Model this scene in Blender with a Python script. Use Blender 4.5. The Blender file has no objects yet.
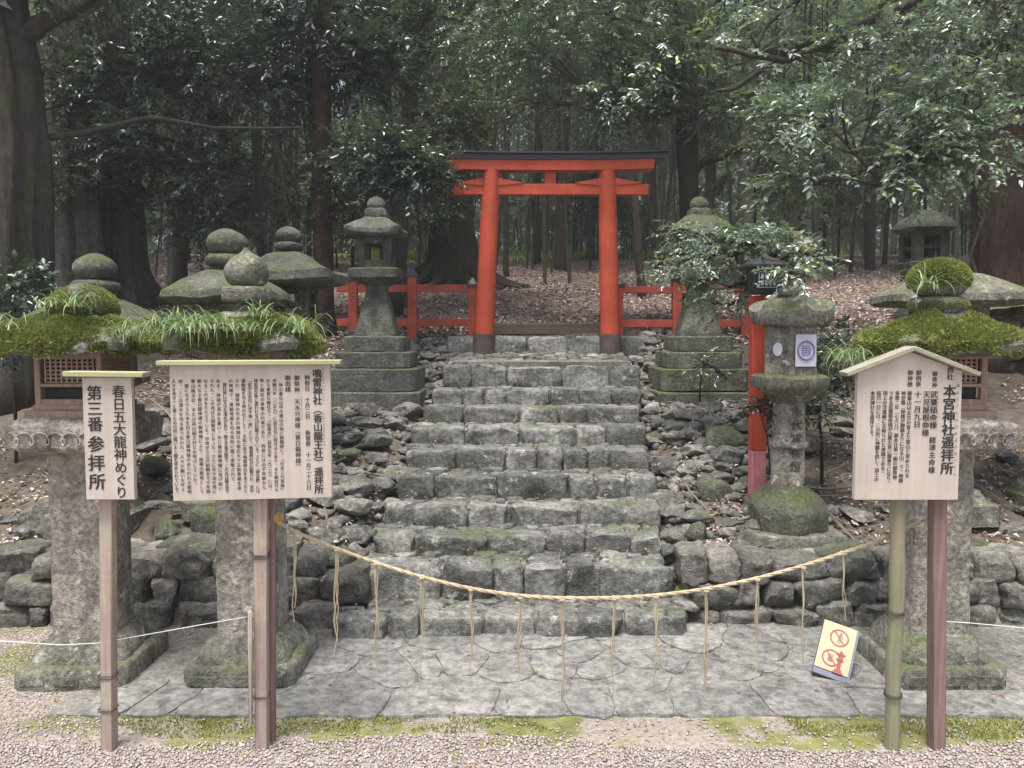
import bpy, bmesh, math, random
import numpy as np
from mathutils import Vector, Matrix
random.seed(7)
RNG = np.random.default_rng(7)
R = math.radians
C = bpy.context.scene.collection
scene = bpy.context.scene

# ------------------------------------------------------------------ camera, world, sun, exposure
W_PX, H_PX, F_PX = 1024, 768, 780.0
EYE = 1.55
PITCH = math.atan(49.0 / F_PX)
cam_d = bpy.data.cameras.new('camera'); cam = bpy.data.objects.new('camera', cam_d); C.objects.link(cam)
cam_d.sensor_width = 36.0; cam_d.lens = F_PX / W_PX * 36.0
cam_d.clip_start = 0.05; cam_d.clip_end = 500
cam.location = (0, 0, EYE); cam.rotation_euler = (math.pi / 2 - PITCH, 0, 0)
scene.camera = cam

SUN_EL, SUN_AZ = 74.0, 200.0          # azimuth measured clockwise from +Y
world = bpy.data.worlds.new('World'); scene.world = world; world.use_nodes = True
wn = world.node_tree; bg = wn.nodes['Background']
sky = wn.nodes.new('ShaderNodeTexSky'); sky.sky_type = 'NISHITA'; sky.sun_disc = False
sky.sun_elevation = R(SUN_EL); sky.sun_rotation = R(SUN_AZ); sky.dust_density = 4.0; sky.air_density = 1.0; sky.ozone_density = 0.4
hs = wn.nodes.new('ShaderNodeHueSaturation'); hs.inputs['Saturation'].default_value = .8
wn.links.new(sky.outputs[0], hs.inputs['Color']); wn.links.new(hs.outputs[0], bg.inputs[0]); bg.inputs[1].default_value = 0.10
sun_d = bpy.data.lights.new('sun', 'SUN'); sun = bpy.data.objects.new('sun', sun_d); C.objects.link(sun)
sun_d.energy = 2.5; sun_d.angle = R(22); sun_d.color = (1.0, 0.955, 0.90)
sd = Vector((math.sin(R(SUN_AZ)) * math.cos(R(SUN_EL)), math.cos(R(SUN_AZ)) * math.cos(R(SUN_EL)), math.sin(R(SUN_EL))))
sun.rotation_euler = sd.to_track_quat('Z', 'Y').to_euler(); sun.location = sd * 30
vs = scene.view_settings; vs.view_transform = 'Standard'; vs.look = 'None'; vs.gamma = 1.0; vs.use_curve_mapping = False
vs.exposure = 1.42
scene.render.engine = 'CYCLES'
cy = scene.cycles; cy.max_bounces = 6; cy.diffuse_bounces = 4; cy.glossy_bounces = 2; cy.transmission_bounces = 3; cy.transparent_max_bounces = 4
cy.use_denoising = True; cy.sample_clamp_indirect = 4.0

def P(px, py, d):
    """World point seen at pixel (px, py) at forward distance d (metres)."""
    cx, cz = (px - 512) / F_PX, -(py - 384) / F_PX
    c, s = math.cos(PITCH), math.sin(PITCH)
    fy, fz = c + cz * s, cz * c - s
    k = d / fy
    return Vector((cx * k, d, EYE + fz * k))
def PX(px, d): return (px - 512) / F_PX * d
def PZ(py, d): return P(512, py, d).z

# ------------------------------------------------------------------ helpers
def _hash(i, j, k, seed):
    n = (i * 374761393 + j * 668265263 + k * 2147483647 + seed * 144665) & 0xffffffff
    n = ((n ^ (n >> 13)) * 1274126177) & 0xffffffff
    n = (n ^ (n >> 16)) & 0xffffffff
    n = (n * 2246822519) & 0xffffffff
    return ((n ^ (n >> 15)) & 0xffffff) / float(0xffffff) * 2 - 1
def vnoise(p, seed=0):
    p = np.asarray(p, dtype=np.float64); f = np.floor(p); t = p - f; t = t * t * (3 - 2 * t)
    i = f.astype(np.int64)
    r = 0
    for a in (0, 1):
        for b in (0, 1):
            for c in (0, 1):
                w = (t[..., 0] if a else 1 - t[..., 0]) * (t[..., 1] if b else 1 - t[..., 1]) * (t[..., 2] if c else 1 - t[..., 2])
                r = r + w * _hash(i[..., 0] + a, i[..., 1] + b, i[..., 2] + c, seed)
    return r
def fbm(p, octv=3, seed=0):
    p = np.asarray(p, dtype=np.float64); r = 0; a = 1.0; s = 0
    for o in range(octv):
        r = r + a * vnoise(p * (2 ** o) + o * 17.3, seed + o); s += a; a *= 0.5
    return r / s
def nvec(p, octv=2, seed=0):
    return np.stack([fbm(p, octv, seed), fbm(p + 31.7, octv, seed + 5), fbm(p - 57.1, octv, seed + 9)], -1)

class MB:
    def __init__(self): self.v = []; self.f = []; self.m = []; self.n = 0
    def add(self, verts, faces, mat=0):
        verts = np.asarray(verts, dtype=np.float64).reshape(-1, 3)
        self.v.append(verts)
        for f in faces: self.f.append([int(i) + self.n for i in f])
        self.m += [mat] * len(faces)
        self.n += len(verts); return self
    def box(self, c, s, rot=None, mat=0, bevel=0.0):
        hx, hy, hz = s[0] / 2, s[1] / 2, s[2] / 2
        if bevel > 0:
            b = min(bevel, hx * .9, hy * .9, hz * .9)
            vs_ = []
            for sx in (-1, 1):
                for sy in (-1, 1):
                    for sz in (-1, 1):
                        vs_ += [(sx * (hx - b), sy * (hy - b), sz * hz), (sx * (hx - b), sy * hy, sz * (hz - b)), (sx * hx, sy * (hy - b), sz * (hz - b))]
            v = np.array(vs_)
            bm = bmesh.new()
            bv = [bm.verts.new(p) for p in v]
            bmesh.ops.convex_hull(bm, input=bv)
            bmesh.ops.dissolve_limit(bm, angle_limit=0.01, verts=bm.verts, edges=bm.edges)
            bm.verts.index_update()
            v = np.array([p.co for p in bm.verts]); fs = [[q.index for q in f.verts] for f in bm.faces]
            bm.free()
        else:
            v = np.array([(sx * hx, sy * hy, sz * hz) for sx in (-1, 1) for sy in (-1, 1) for sz in (-1, 1)])
            fs = [(0, 1, 3, 2), (4, 6, 7, 5), (0, 4, 5, 1), (2, 3, 7, 6), (0, 2, 6, 4), (1, 5, 7, 3)]
        if rot is not None: v = v @ np.array(rot.to_3x3()).T
        return self.add(v + np.array(c), fs, mat)
    def tube(self, pts, rad, sides=8, mat=0, caps=True, flute=None):
        pts = [Vector(p) for p in pts]; n = len(pts)
        if not hasattr(rad, '__len__'): rad = [rad] * n
        vv = []; up = Vector((0.02, 0.01, 1)); prev = None
        for i, p in enumerate(pts):
            t = (pts[min(i + 1, n - 1)] - pts[max(i - 1, 0)]).normalized()
            if prev is None:
                a = t.cross(Vector((0, 1, 0)) if abs(t.y) < .9 else Vector((1, 0, 0))).normalized()
            else:
                a = (prev - t * prev.dot(t)).normalized()
            prev = a; b = t.cross(a)
            for k in range(sides):
                an = 2 * math.pi * k / sides
                vv.append(p + (a * math.cos(an) + b * math.sin(an)) * (rad[i] * (1 + (flute(an, i / (n - 1)) if flute else 0))))
        fs = []
        for i in range(n - 1):
            for k in range(sides):
                k2 = (k + 1) % sides
                fs.append((i * sides + k, i * sides + k2, (i + 1) * sides + k2, (i + 1) * sides + k))
        if caps:
            fs.append(list(range(sides))[::-1]); fs.append([(n - 1) * sides + k for k in range(sides)])
        return self.add([tuple(v) for v in vv], fs, mat)
    def build(self, name, mats, parent=None, smooth=True, angle=40, noise=None, loc=None):
        v = np.concatenate(self.v) if self.v else np.zeros((0, 3))
        if noise:
            amp, fr, sd_ = noise
            v = v + nvec(v * fr + sd_ * 3.1, 2, sd_) * amp
        me = bpy.data.meshes.new(name); me.from_pydata(v.tolist(), [], self.f); me.update()
        if not isinstance(mats, (list, tuple)): mats = [mats]
        for m in mats: me.materials.append(m)
        if len(mats) > 1: me.polygons.foreach_set('material_index', self.m)
        if smooth:
            me.polygons.foreach_set('use_smooth', [True] * len(me.polygons))
            if angle: me.set_sharp_from_angle(angle=R(angle))
        o = bpy.data.objects.new(name, me); C.objects.link(o)
        if parent: o.parent = parent
        if loc: o.location = loc
        return o

def prism(mb, a, b, w, dd): 
    a = Vector(a); b = Vector(b); L_ = (b - a).length; q = (b - a).to_track_quat('Z', 'Y').to_matrix()
    mb.box(tuple((a + b) / 2), (w, dd, L_), rot=q, bevel=.004)

def np_obj(name, verts, faces, mat, parent=None, smooth=False):
    """bulk mesh from numpy arrays; faces (M,k) all the same size"""
    verts = np.asarray(verts, dtype=np.float32); faces = np.asarray(faces, dtype=np.int32)
    me = bpy.data.meshes.new(name); k = faces.shape[1]
    me.vertices.add(len(verts)); me.vertices.foreach_set('co', verts.ravel())
    me.loops.add(faces.size); me.loops.foreach_set('vertex_index', faces.ravel())
    me.polygons.add(len(faces)); me.polygons.foreach_set('loop_start', np.arange(0, faces.size, k, dtype=np.int32))
    me.polygons.foreach_set('loop_total', np.full(len(faces), k, dtype=np.int32))
    if smooth: me.polygons.foreach_set('use_smooth', np.ones(len(faces), dtype=bool))
    me.update(calc_edges=True); me.validate()
    me.materials.append(mat)
    o = bpy.data.objects.new(name, me); C.objects.link(o)
    if parent: o.parent = parent
    return o

def tag(o, label=None, cat=None, group=None, kind=None):
    if label: o['label'] = label
    if cat: o['category'] = cat
    if group: o['group'] = group
    if kind: o['kind'] = kind
    return o
def thing(name, label, cat, loc=(0, 0, 0), rz=0, group=None):
    o = bpy.data.objects.new(name, None); C.objects.link(o); o.empty_display_size = .1
    o.location = loc; o.rotation_euler = (0, 0, rz)
    return tag(o, label, cat, group)
def structure(o): o['kind'] = 'structure'; return o
def copy_thing(src, loc, rz=0, scale=1.0, label=None, group=None):
    r = src.copy(); C.objects.link(r); r.location = loc; r.rotation_euler = (0, 0, rz)
    r.scale = (scale,) * 3 if not hasattr(scale, '__len__') else scale
    if label: r['label'] = label
    if group: r['group'] = group
    for ch in src.children:
        c = ch.copy(); C.objects.link(c); c.parent = r
        for g in ch.children:
            d = g.copy(); C.objects.link(d); d.parent = c
    return r

# ------------------------------------------------------------------ materials
def newmat(name):
    m = bpy.data.materials.new(name); m.use_nodes = True
    nt = m.node_tree; b = nt.nodes['Principled BSDF']
    return m, nt, b
def col(c): return (c[0], c[1], c[2], 1)
def N(nt, t, **kw):
    n = nt.nodes.new(t)
    for k, v in kw.items(): setattr(n, k, v)
    return n
def ramp(nt, src, p0, p1, c0=(0, 0, 0), c1=(1, 1, 1)):
    r = N(nt, 'ShaderNodeValToRGB'); e = r.color_ramp.elements
    e[0].position = p0; e[1].position = p1; e[0].color = col(c0); e[1].color = col(c1)
    nt.links.new(src, r.inputs[0]); return r.outputs[0]
def noise_n(nt, co, scale, detail=4, rough=.55):
    n = N(nt, 'ShaderNodeTexNoise'); n.inputs['Scale'].default_value = scale; n.inputs['Detail'].default_value = detail
    n.inputs['Roughness'].default_value = rough
    nt.links.new(co, n.inputs['Vector']); return n.outputs['Fac']
def mixc(nt, fac, a, b, mode='MIX'):
    m = N(nt, 'ShaderNodeMix', data_type='RGBA', blend_type=mode)
    if hasattr(fac, 'default_value') or hasattr(fac, 'is_linked'): nt.links.new(fac, m.inputs[0])
    else: m.inputs[0].default_value = fac
    for i, x in ((6, a), (7, b)):
        if isinstance(x, tuple): m.inputs[i].default_value = col(x)
        else: nt.links.new(x, m.inputs[i])
    return m.outputs[2]
def math_n(nt, op, a, b=0.0):
    m = N(nt, 'ShaderNodeMath', operation=op)
    for i, x in ((0, a), (1, b)):
        if isinstance(x, (int, float)): m.inputs[i].default_value = x
        else: nt.links.new(x, m.inputs[i])
    return m.outputs[0]
def world_co(nt, obj=False):
    if obj:
        tc = N(nt, 'ShaderNodeTexCoord'); oi = N(nt, 'ShaderNodeObjectInfo')
        v = N(nt, 'ShaderNodeVectorMath', operation='MULTIPLY_ADD')
        cb = N(nt, 'ShaderNodeCombineXYZ')
        for i in range(3): nt.links.new(oi.outputs['Random'], cb.inputs[i])
        v.inputs[1].default_value = (37, 37, 37)
        nt.links.new(cb.outputs[0], v.inputs[0]); nt.links.new(tc.outputs['Object'], v.inputs[2])
        return v.outputs[0]
    return N(nt, 'ShaderNodeNewGeometry').outputs['Position']
def add_bump(nt, b, h, strength=.5, dist=.01):
    bp = N(nt, 'ShaderNodeBump'); bp.inputs['Strength'].default_value = strength; bp.inputs['Distance'].default_value = dist
    nt.links.new(h, bp.inputs['Height']); nt.links.new(bp.outputs[0], b.inputs['Normal'])

def stone_mat(name, c_light, c_dark, moss=.4, moss_col=(.065, .085, .03), scale=6, lichen=.25, rough=.85, island=0.25, up=.55, bump=.6, lich_col=(.42, .43, .38)):
    m, nt, b = newmat(name); L = nt.links
    co = world_co(nt)
    g = N(nt, 'ShaderNodeNewGeometry')
    n1 = noise_n(nt, co, scale, 5, .6); n2 = noise_n(nt, co, scale * 8, 4, .65); n3 = noise_n(nt, co, scale * 2.6, 5, .7)
    base = mixc(nt, ramp(nt, n1, .35, .68), c_dark, c_light)
    base = mixc(nt, ramp(nt, n2, .32, .62), mixc(nt, .6, base, (.03, .03, .028)), base)
    base = mixc(nt, ramp(nt, noise_n(nt, co, scale * 22, 2, .6), .58, .78), base, mixc(nt, .28, base, (.6, .58, .52)))
    ms = N(nt, 'ShaderNodeMapping'); ms.inputs['Scale'].default_value = (9, 9, 1.3); L.new(co, ms.inputs[0])
    base = mixc(nt, ramp(nt, noise_n(nt, ms.outputs[0], 1.0, 5, .65), .50, .66), base, mixc(nt, .55, base, (.045, .045, .038)))
    # individual tone for every separate stone
    isl = ramp(nt, g.outputs['Random Per Island'], 0, 1, (1 - island,) * 3, (1 + island * .6, 1 + island * .55, 1 + island * .5))
    base = mixc(nt, 1.0, base, isl, 'MULTIPLY')
    # pale lichen blotches
    if lichen > 0:
        lm = ramp(nt, n3, .64 - .10 * lichen, .68)
        base = mixc(nt, math_n(nt, 'MULTIPLY', lm, min(1, lichen * 2)), base, lich_col)
    if moss > 0:
        sx = N(nt, 'ShaderNodeSeparateXYZ'); L.new(g.outputs['Normal'], sx.inputs[0])
        nm = noise_n(nt, co, scale * .55, 6, .65)
        s = math_n(nt, 'ADD', math_n(nt, 'MULTIPLY', sx.outputs[2], up * .35), nm)
        mm = ramp(nt, s, 1.0 - moss * .62, 1.14 - moss * .62)
        mcol = mixc(nt, ramp(nt, n2, .3, .7), tuple(x * .55 for x in moss_col), tuple(x * 1.5 for x in moss_col))
        base = mixc(nt, math_n(nt, 'MULTIPLY', mm, .85), base, mcol)
    L.new(base, b.inputs['Base Color']); b.inputs['Roughness'].default_value = rough
    b.inputs['Specular IOR Level'].default_value = .35
    n5 = noise_n(nt, co, scale * 30, 3, .7)
    h = math_n(nt, 'ADD', math_n(nt, 'MULTIPLY', n3, 1.0), math_n(nt, 'ADD', math_n(nt, 'MULTIPLY', n2, .6), math_n(nt, 'MULTIPLY', n5, .25)))
    add_bump(nt, b, h, min(1, bump * 1.4), .03)
    return m

def wood_mat(name, c1, c2, rough=.7, axis=2, grain=60, island=0, weather=None, bump=.2):
    m, nt, b = newmat(name); L = nt.links
    tc = N(nt, 'ShaderNodeTexCoord'); mp = N(nt, 'ShaderNodeMapping')
    sc = [grain, grain, grain]; sc[axis] = grain * .05
    mp.inputs['Scale'].default_value = sc; L.new(tc.outputs['Object'], mp.inputs[0])
    n1 = noise_n(nt, mp.outputs[0], 1.0, 5, .6)
    n2 = noise_n(nt, tc.outputs['Object'], 7, 4)
    base = mixc(nt, ramp(nt, n1, .3, .7), c1, c2)
    base = mixc(nt, ramp(nt, n2, .35, .75, (0, 0, 0), (.35,) * 3), base, tuple(x * .65 for x in c1))
    if weather:
        n3 = noise_n(nt, tc.outputs['Object'], 4.3, 6, .7)
        base = mixc(nt, ramp(nt, n3, .48, .62), base, weather)
    L.new(base, b.inputs['Base Color']); b.inputs['Roughness'].default_value = rough
    add_bump(nt, b, n1, bump, .004)
    return m

def leaf_mat(name, dark, light, rough=.32, trans=.18, spec=.5, yellow=None, tcol=None, scale=1.2, ythr=.965):
    m, nt, b = newmat(name); L = nt.links
    g = N(nt, 'ShaderNodeNewGeometry')
    co = world_co(nt)
    n = noise_n(nt, co, scale, 3)
    f = math_n(nt, 'ADD', math_n(nt, 'MULTIPLY', g.outputs['Random Per Island'], .55), math_n(nt, 'MULTIPLY', n, .6))
    base = mixc(nt, ramp(nt, f, .3, .85), dark, light)
    if yellow:
        base = mixc(nt, ramp(nt, g.outputs['Random Per Island'], ythr, ythr + .02), base, yellow)
    L.new(base, b.inputs['Base Color']); b.inputs['Roughness'].default_value = rough
    b.inputs['Specular IOR Level'].default_value = spec
    tr = N(nt, 'ShaderNodeBsdfTranslucent'); mx = N(nt, 'ShaderNodeMixShader')
    tc = mixc(nt, .5, base, tcol or (.16, .26, .05)); L.new(tc, tr.inputs[0])
    mx.inputs[0].default_value = trans
    out = nt.nodes['Material Output']
    L.new(b.outputs[0], mx.inputs[1]); L.new(tr.outputs[0], mx.inputs[2]); L.new(mx.outputs[0], out.inputs[0])
    return m

def bark_mat(name, c1, c2, moss=None, moss_amt=.5, grain=9, bump=.8):
    m, nt, b = newmat(name); L = nt.links
    co = world_co(nt); mp = N(nt, 'ShaderNodeMapping'); mp.inputs['Scale'].default_value = (grain * 1.6, grain * 1.6, grain * .30); L.new(co, mp.inputs[0])
    n1 = noise_n(nt, mp.outputs[0], 1.5, 8, .75); n2 = noise_n(nt, co, 2.2, 5, .6)
    base = mixc(nt, ramp(nt, n1, .32, .68), c1, c2)
    if moss:
        base = mixc(nt, ramp(nt, n2, .62 - .25 * moss_amt, .72 - .2 * moss_amt), base, moss)
    base = mixc(nt, ramp(nt, noise_n(nt, co, 14, 5, .7), .35, .7), mixc(nt, .55, base, (.015, .012, .01)), base)
    L.new(base, b.inputs['Base Color']); b.inputs['Roughness'].default_value = .9; b.inputs['Specular IOR Level'].default_value = .2
    add_bump(nt, b, n1, bump, .04); return m

def plain_mat(name, c, rough=.6, metal=0, var=.15, scale=12, spec=.5):
    m, nt, b = newmat(name); L = nt.links
    n = noise_n(nt, world_co(nt), scale, 5)
    base = mixc(nt, ramp(nt, n, .3, .7), tuple(x * (1 - var) for x in c), tuple(min(1, x * (1 + var)) for x in c))
    L.new(base, b.inputs['Base Color']); b.inputs['Roughness'].default_value = rough; b.inputs['Metallic'].default_value = metal
    b.inputs['Specular IOR Level'].default_value = spec
    mps = N(nt, 'ShaderNodeMapping'); mps.inputs['Scale'].default_value = (scale * 9, scale * 9, scale * 1.3); L.new(world_co(nt), mps.inputs[0])
    n_s = noise_n(nt, mps.outputs[0], 1.0, 7, .72)
    L.new(mixc(nt, ramp(nt, n_s, .50, .70, (0, 0, 0), (min(.8, var * 2.4),) * 3), base, tuple(x * .45 + .02 for x in c)), b.inputs['Base Color'])
    add_bump(nt, b, n_s, .2, .004); return m

M = {}
M['step'] = stone_mat('step_stone', (.295, .297, .277), (.10, .105, .096), moss=.50, moss_col=(.08, .097, .048), scale=4, lichen=.4, island=.45, lich_col=(.42, .44, .41), bump=.5)
M['cobble'] = stone_mat('cobble_stone', (.20, .20, .18), (.09, .09, .08), moss=.5, moss_col=(.09, .10, .045), scale=6, lichen=.15, island=.35)
M['rubble'] = stone_mat('rubble_stone', (.34, .33, .305), (.12, .12, .11), moss=.46, moss_col=(.085, .10, .045), scale=5, lichen=.3, island=.45)
M['wallrock'] = stone_mat('wall_rock', (.32, .30, .27), (.12, .115, .10), moss=.46, scale=4, lichen=.35, island=.5)
M['wallpale'] = stone_mat('pale_wall_rock', (.29, .275, .245), (.14, .135, .12), moss=.48, scale=4, lichen=.3, island=.3)
M['paving'] = stone_mat('paving_stone', (.305, .30, .283), (.215, .215, .205), moss=.32, moss_col=(.16, .175, .11), scale=3, lichen=.25, rough=.55, island=.17, bump=.45, lich_col=(.38, .355, .32))
M['mortar'] = stone_mat('mortar', (.34, .32, .29), (.24, .235, .21), moss=.3, moss_col=(.15, .17, .08), scale=6, lichen=.2, island=0)
M['granite'] = stone_mat('lantern_granite', (.50, .46, .395), (.24, .215, .185), moss=.34, moss_col=(.13, .145, .06), scale=6, lichen=.7, island=.1, lich_col=(.60, .58, .49))
M['granite_mossy'] = stone_mat('mossy_granite', (.29, .28, .23), (.105, .105, .082), moss=.66, moss_col=(.11, .125, .055), scale=6, lichen=.6, island=.12)
M['granite_green'] = stone_mat('green_granite', (.17, .175, .13), (.06, .064, .048), moss=.70, moss_col=(.072, .09, .034), scale=6, lichen=.35, island=.2, lich_col=(.36, .38, .32))
M['granite_grey'] = stone_mat('dark_grey_granite', (.165, .165, .14), (.055, .058, .047), moss=.60, moss_col=(.06, .08, .032), scale=7, lichen=.3, island=.2, lich_col=(.30, .31, .27))
M['red'] = plain_mat('vermilion_paint', (.41, .068, .034), .6, var=.22, scale=3, spec=.2)
M['red_fence'] = plain_mat('dull_vermilion', (.34, .07, .045), .7, var=.3, scale=5, spec=.2)
M['black'] = plain_mat('black_paint', (.018, .018, .02), .5, var=.3)
M['band'] = plain_mat('dark_foot_band', (.085, .06, .055), .7, var=.35, scale=9)
M['capgrey'] = plain_mat('dark_cap_metal', (.06, .065, .07), .45, var=.3)
M['board'] = wood_mat('pale_board_wood', (.44, .375, .325), (.53, .46, .405), .6, grain=45, bump=.15)
M['ink'] = plain_mat('black_ink', (.02, .018, .018), .6, var=.05)
M['cap_green'] = wood_mat('greenish_cap_wood', (.30, .31, .16), (.42, .43, .25), .7, axis=0, grain=40)
M['cap_grey'] = wood_mat('weathered_cap_wood', (.22, .21, .15), (.34, .32, .24), .75, axis=0, grain=60)
M['post_pink'] = wood_mat('weathered_post_wood', (.28, .205, .17), (.44, .34, .29), .75, grain=70, weather=(.40, .35, .27), bump=.5)
M['post_brown'] = wood_mat('brown_post_wood', (.15, .095, .08), (.27, .18, .155), .75, grain=70, bump=.5)
M['post_green'] = wood_mat('algae_log_wood', (.16, .165, .10), (.28, .27, .17), .8, grain=50, weather=(.27, .21, .14), bump=.5)
M['lattice'] = wood_mat('brown_lantern_wood', (.20, .135, .10), (.36, .25, .19), .75, grain=60)
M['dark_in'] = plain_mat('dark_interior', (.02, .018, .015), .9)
M['beam'] = wood_mat('old_beam_wood', (.12, .09, .07), (.20, .16, .12), .8, axis=0, grain=30)
M['straw'] = wood_mat('straw_rope', (.33, .26, .16), (.50, .42, .29), .8, grain=90, bump=.5)
M['cord'] = plain_mat('white_cord', (.62, .62, .60), .5)
M['wire'] = plain_mat('rusty_wire', (.07, .055, .05), .6)
M['paper'] = plain_mat('white_paper', (.55, .55, .62), .7, var=.03)
M['purple'] = plain_mat('purple_ink', (.20, .17, .40), .7, var=.05)
M['cream'] = plain_mat('cream_panel', (.43, .33, .21), .6, var=.05)
M['signred'] = plain_mat('faded_red_print', (.24, .05, .04), .6, var=.1)
M['signgrey'] = plain_mat('grey_print', (.20, .13, .12), .6)
M['slate_blue'] = plain_mat('blue_grey_frame', (.10, .105, .16), .5)
M['metal_white'] = plain_mat('pale_window_lattice', (.62, .66, .72), .4)
M['tile'] = plain_mat('weathered_roof_board', (.20, .18, .16), .8, var=.3, scale=20)
M['leaf_dark'] = leaf_mat('dark_evergreen_leaf', (.022, .036, .030), (.06, .085, .066), .33, .12, .9)
M['leaf_mid'] = leaf_mat('mid_evergreen_leaf', (.034, .054, .038), (.095, .13, .085), .34, .22, .8, (.42, .40, .08))
M['leaf_light'] = leaf_mat('pale_evergreen_leaf', (.045, .07, .055), (.13, .17, .13), .32, .2, 1.0, (.45, .45, .10))
M['leaf_suntint'] = leaf_mat('sun_tinted_lime_leaf', (.10, .16, .03), (.22, .32, .06), .45, .4, .4)  # lime tone carries the sunlight on far foliage in its colour
M['leaf_pale'] = leaf_mat('silvery_evergreen_leaf', (.09, .135, .10), (.25, .31, .235), .33, .25, 1.0, (.45, .45, .10))
M['leaf_mossbase'] = plain_mat('moss_mat', (.115, .115, .035), .95, var=.4, scale=30, spec=.1)
M['leaf_far'] = leaf_mat('far_leaf', (.075, .095, .08), (.23, .26, .21), .4, .45, .7)
M['leaf_red'] = leaf_mat('dark_reddish_leaf', (.03, .022, .015), (.07, .05, .03), .35, .1, .5)
M['grass'] = leaf_mat('strap_grass', (.15, .22, .10), (.32, .42, .22), .4, .3, .4, (.42, .36, .18), scale=8, ythr=.86)
M['moss'] = leaf_mat('bright_moss', (.13, .15, .04), (.31, .33, .10), .9, .25, .1, scale=14)
M['mosslawn'] = leaf_mat('yellow_green_moss', (.13, .16, .02), (.26, .28, .07), .9, .2, .1, scale=5)
M['litter'] = leaf_mat('dry_fallen_leaf', (.20, .155, .14), (.60, .49, .46), .8, .1, .2, (.6, .5, .36), tcol=(.3, .2, .12), scale=2)
M['brown_leaf'] = leaf_mat('brown_fallen_leaf', (.10, .065, .045), (.34, .23, .15), .8, .1, .2, (.5, .36, .12), tcol=(.3, .2, .12), scale=2)
M['twig'] = plain_mat('dry_twig', (.16, .13, .11), .9, var=.3)
M['bark_dark'] = bark_mat('dark_bark', (.035, .028, .024), (.095, .078, .068), (.07, .085, .03), .35)
M['bark_grey'] = bark_mat('grey_bark', (.07, .062, .055), (.17, .155, .14), (.08, .09, .05), .3)
M['bark_red'] = bark_mat('reddish_bark', (.04, .02, .016), (.14, .068, .05), (.022, .017, .015), .9, grain=11)
M['bark_cedar'] = bark_mat('cedar_bark', (.055, .035, .028), (.16, .105, .085), None, grain=16)
M['bark_moss'] = bark_mat('mossy_bark', (.035, .03, .025), (.10, .085, .07), (.075, .08, .03), .35)

# ground materials
def ground_mat():
    m, nt, b = newmat('forest_ground'); L = nt.links
    co = world_co(nt); sx = N(nt, 'ShaderNodeSeparateXYZ'); L.new(co, sx.inputs[0])
    n1 = noise_n(nt, co, 1.6, 6, .6); n2 = noise_n(nt, co, 45, 3, .7); n3 = noise_n(nt, co, 11, 5, .7)
    vor = N(nt, 'ShaderNodeTexVoronoi'); vor.inputs['Scale'].default_value = 34; L.new(co, vor.inputs['Vector'])
    leafc = ramp(nt, vor.outputs['Color'], .15, .9, (.10, .078, .068), (.30, .23, .205))
    soil = mixc(nt, ramp(nt, n3, .35, .65), (.07, .052, .042), (.15, .115, .095))
    litter = mixc(nt, ramp(nt, n3, .30, .55), soil, leafc)
    mossy = mixc(nt, ramp(nt, n2, .35, .65), (.08, .10, .025), (.16, .17, .06))
    forest = mixc(nt, ramp(nt, n1, .62, .70), litter, mossy)
    forest = mixc(nt, math_n(nt, 'LESS_THAN', sx.outputs[1], 8.2), forest, mixc(nt, ramp(nt, n3, .3, .6), (.05, .042, .034), (.13, .11, .085)))
    far = math_n(nt, 'MULTIPLY', ramp(nt, math_n(nt, 'MULTIPLY', sx.outputs[1], .01), .21, .26), ramp(nt, n1, .3, .6, (.25,) * 3, (1,) * 3))
    forest = mixc(nt, far, forest, (.17, .19, .05))
    # near strip: packed sand with moss
    sand = mixc(nt, ramp(nt, n2, .3, .7), (.20, .17, .14), (.35, .31, .27))
    n4 = noise_n(nt, co, 2.6, 6, .65)
    gm = mixc(nt, ramp(nt, n3, .35, .65), (.11, .12, .04), (.22, .22, .09))
    near = mixc(nt, ramp(nt, n4, .46, .54), sand, gm)
    near = mixc(nt, math_n(nt, 'LESS_THAN', math_n(nt, 'ADD', sx.outputs[1], math_n(nt, 'MULTIPLY', n3, .5)), 3.08), near, sand)
    fac = math_n(nt, 'GREATER_THAN', sx.outputs[2], .2)
    L.new(mixc(nt, fac, near, forest), b.inputs['Base Color']); b.inputs['Roughness'].default_value = .95
    b.inputs['Specular IOR Level'].default_value = .15
    h = math_n(nt, 'ADD', n2, math_n(nt, 'MULTIPLY', vor.outputs['Distance'], .8))
    add_bump(nt, b, h, .6, .02); return m
M['ground'] = ground_mat()
def pebble_mat():
    m, nt, b = newmat('pebbles'); L = nt.links; g = N(nt, 'ShaderNodeNewGeometry')
    r = N(nt, 'ShaderNodeValToRGB'); e = r.color_ramp.elements
    cols = [(.0, (.15, .10, .08)), (.18, (.37, .295, .26)), (.36, (.28, .26, .27)), (.55, (.43, .38, .355)), (.72, (.36, .25, .20)), (.86, (.22, .22, .25)), (1, (.55, .51, .48))]
    e[0].color = col(cols[0][1]); e[1].color = col(cols[-1][1])
    for p, c in cols[1:-1]: x = e.new(p); x.color = col(c)
    L.new(g.outputs['Random Per Island'], r.inputs[0]); L.new(r.outputs[0], b.inputs['Base Color']); b.inputs['Roughness'].default_value = .7
    return m
M['pebble'] = pebble_mat()

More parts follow.
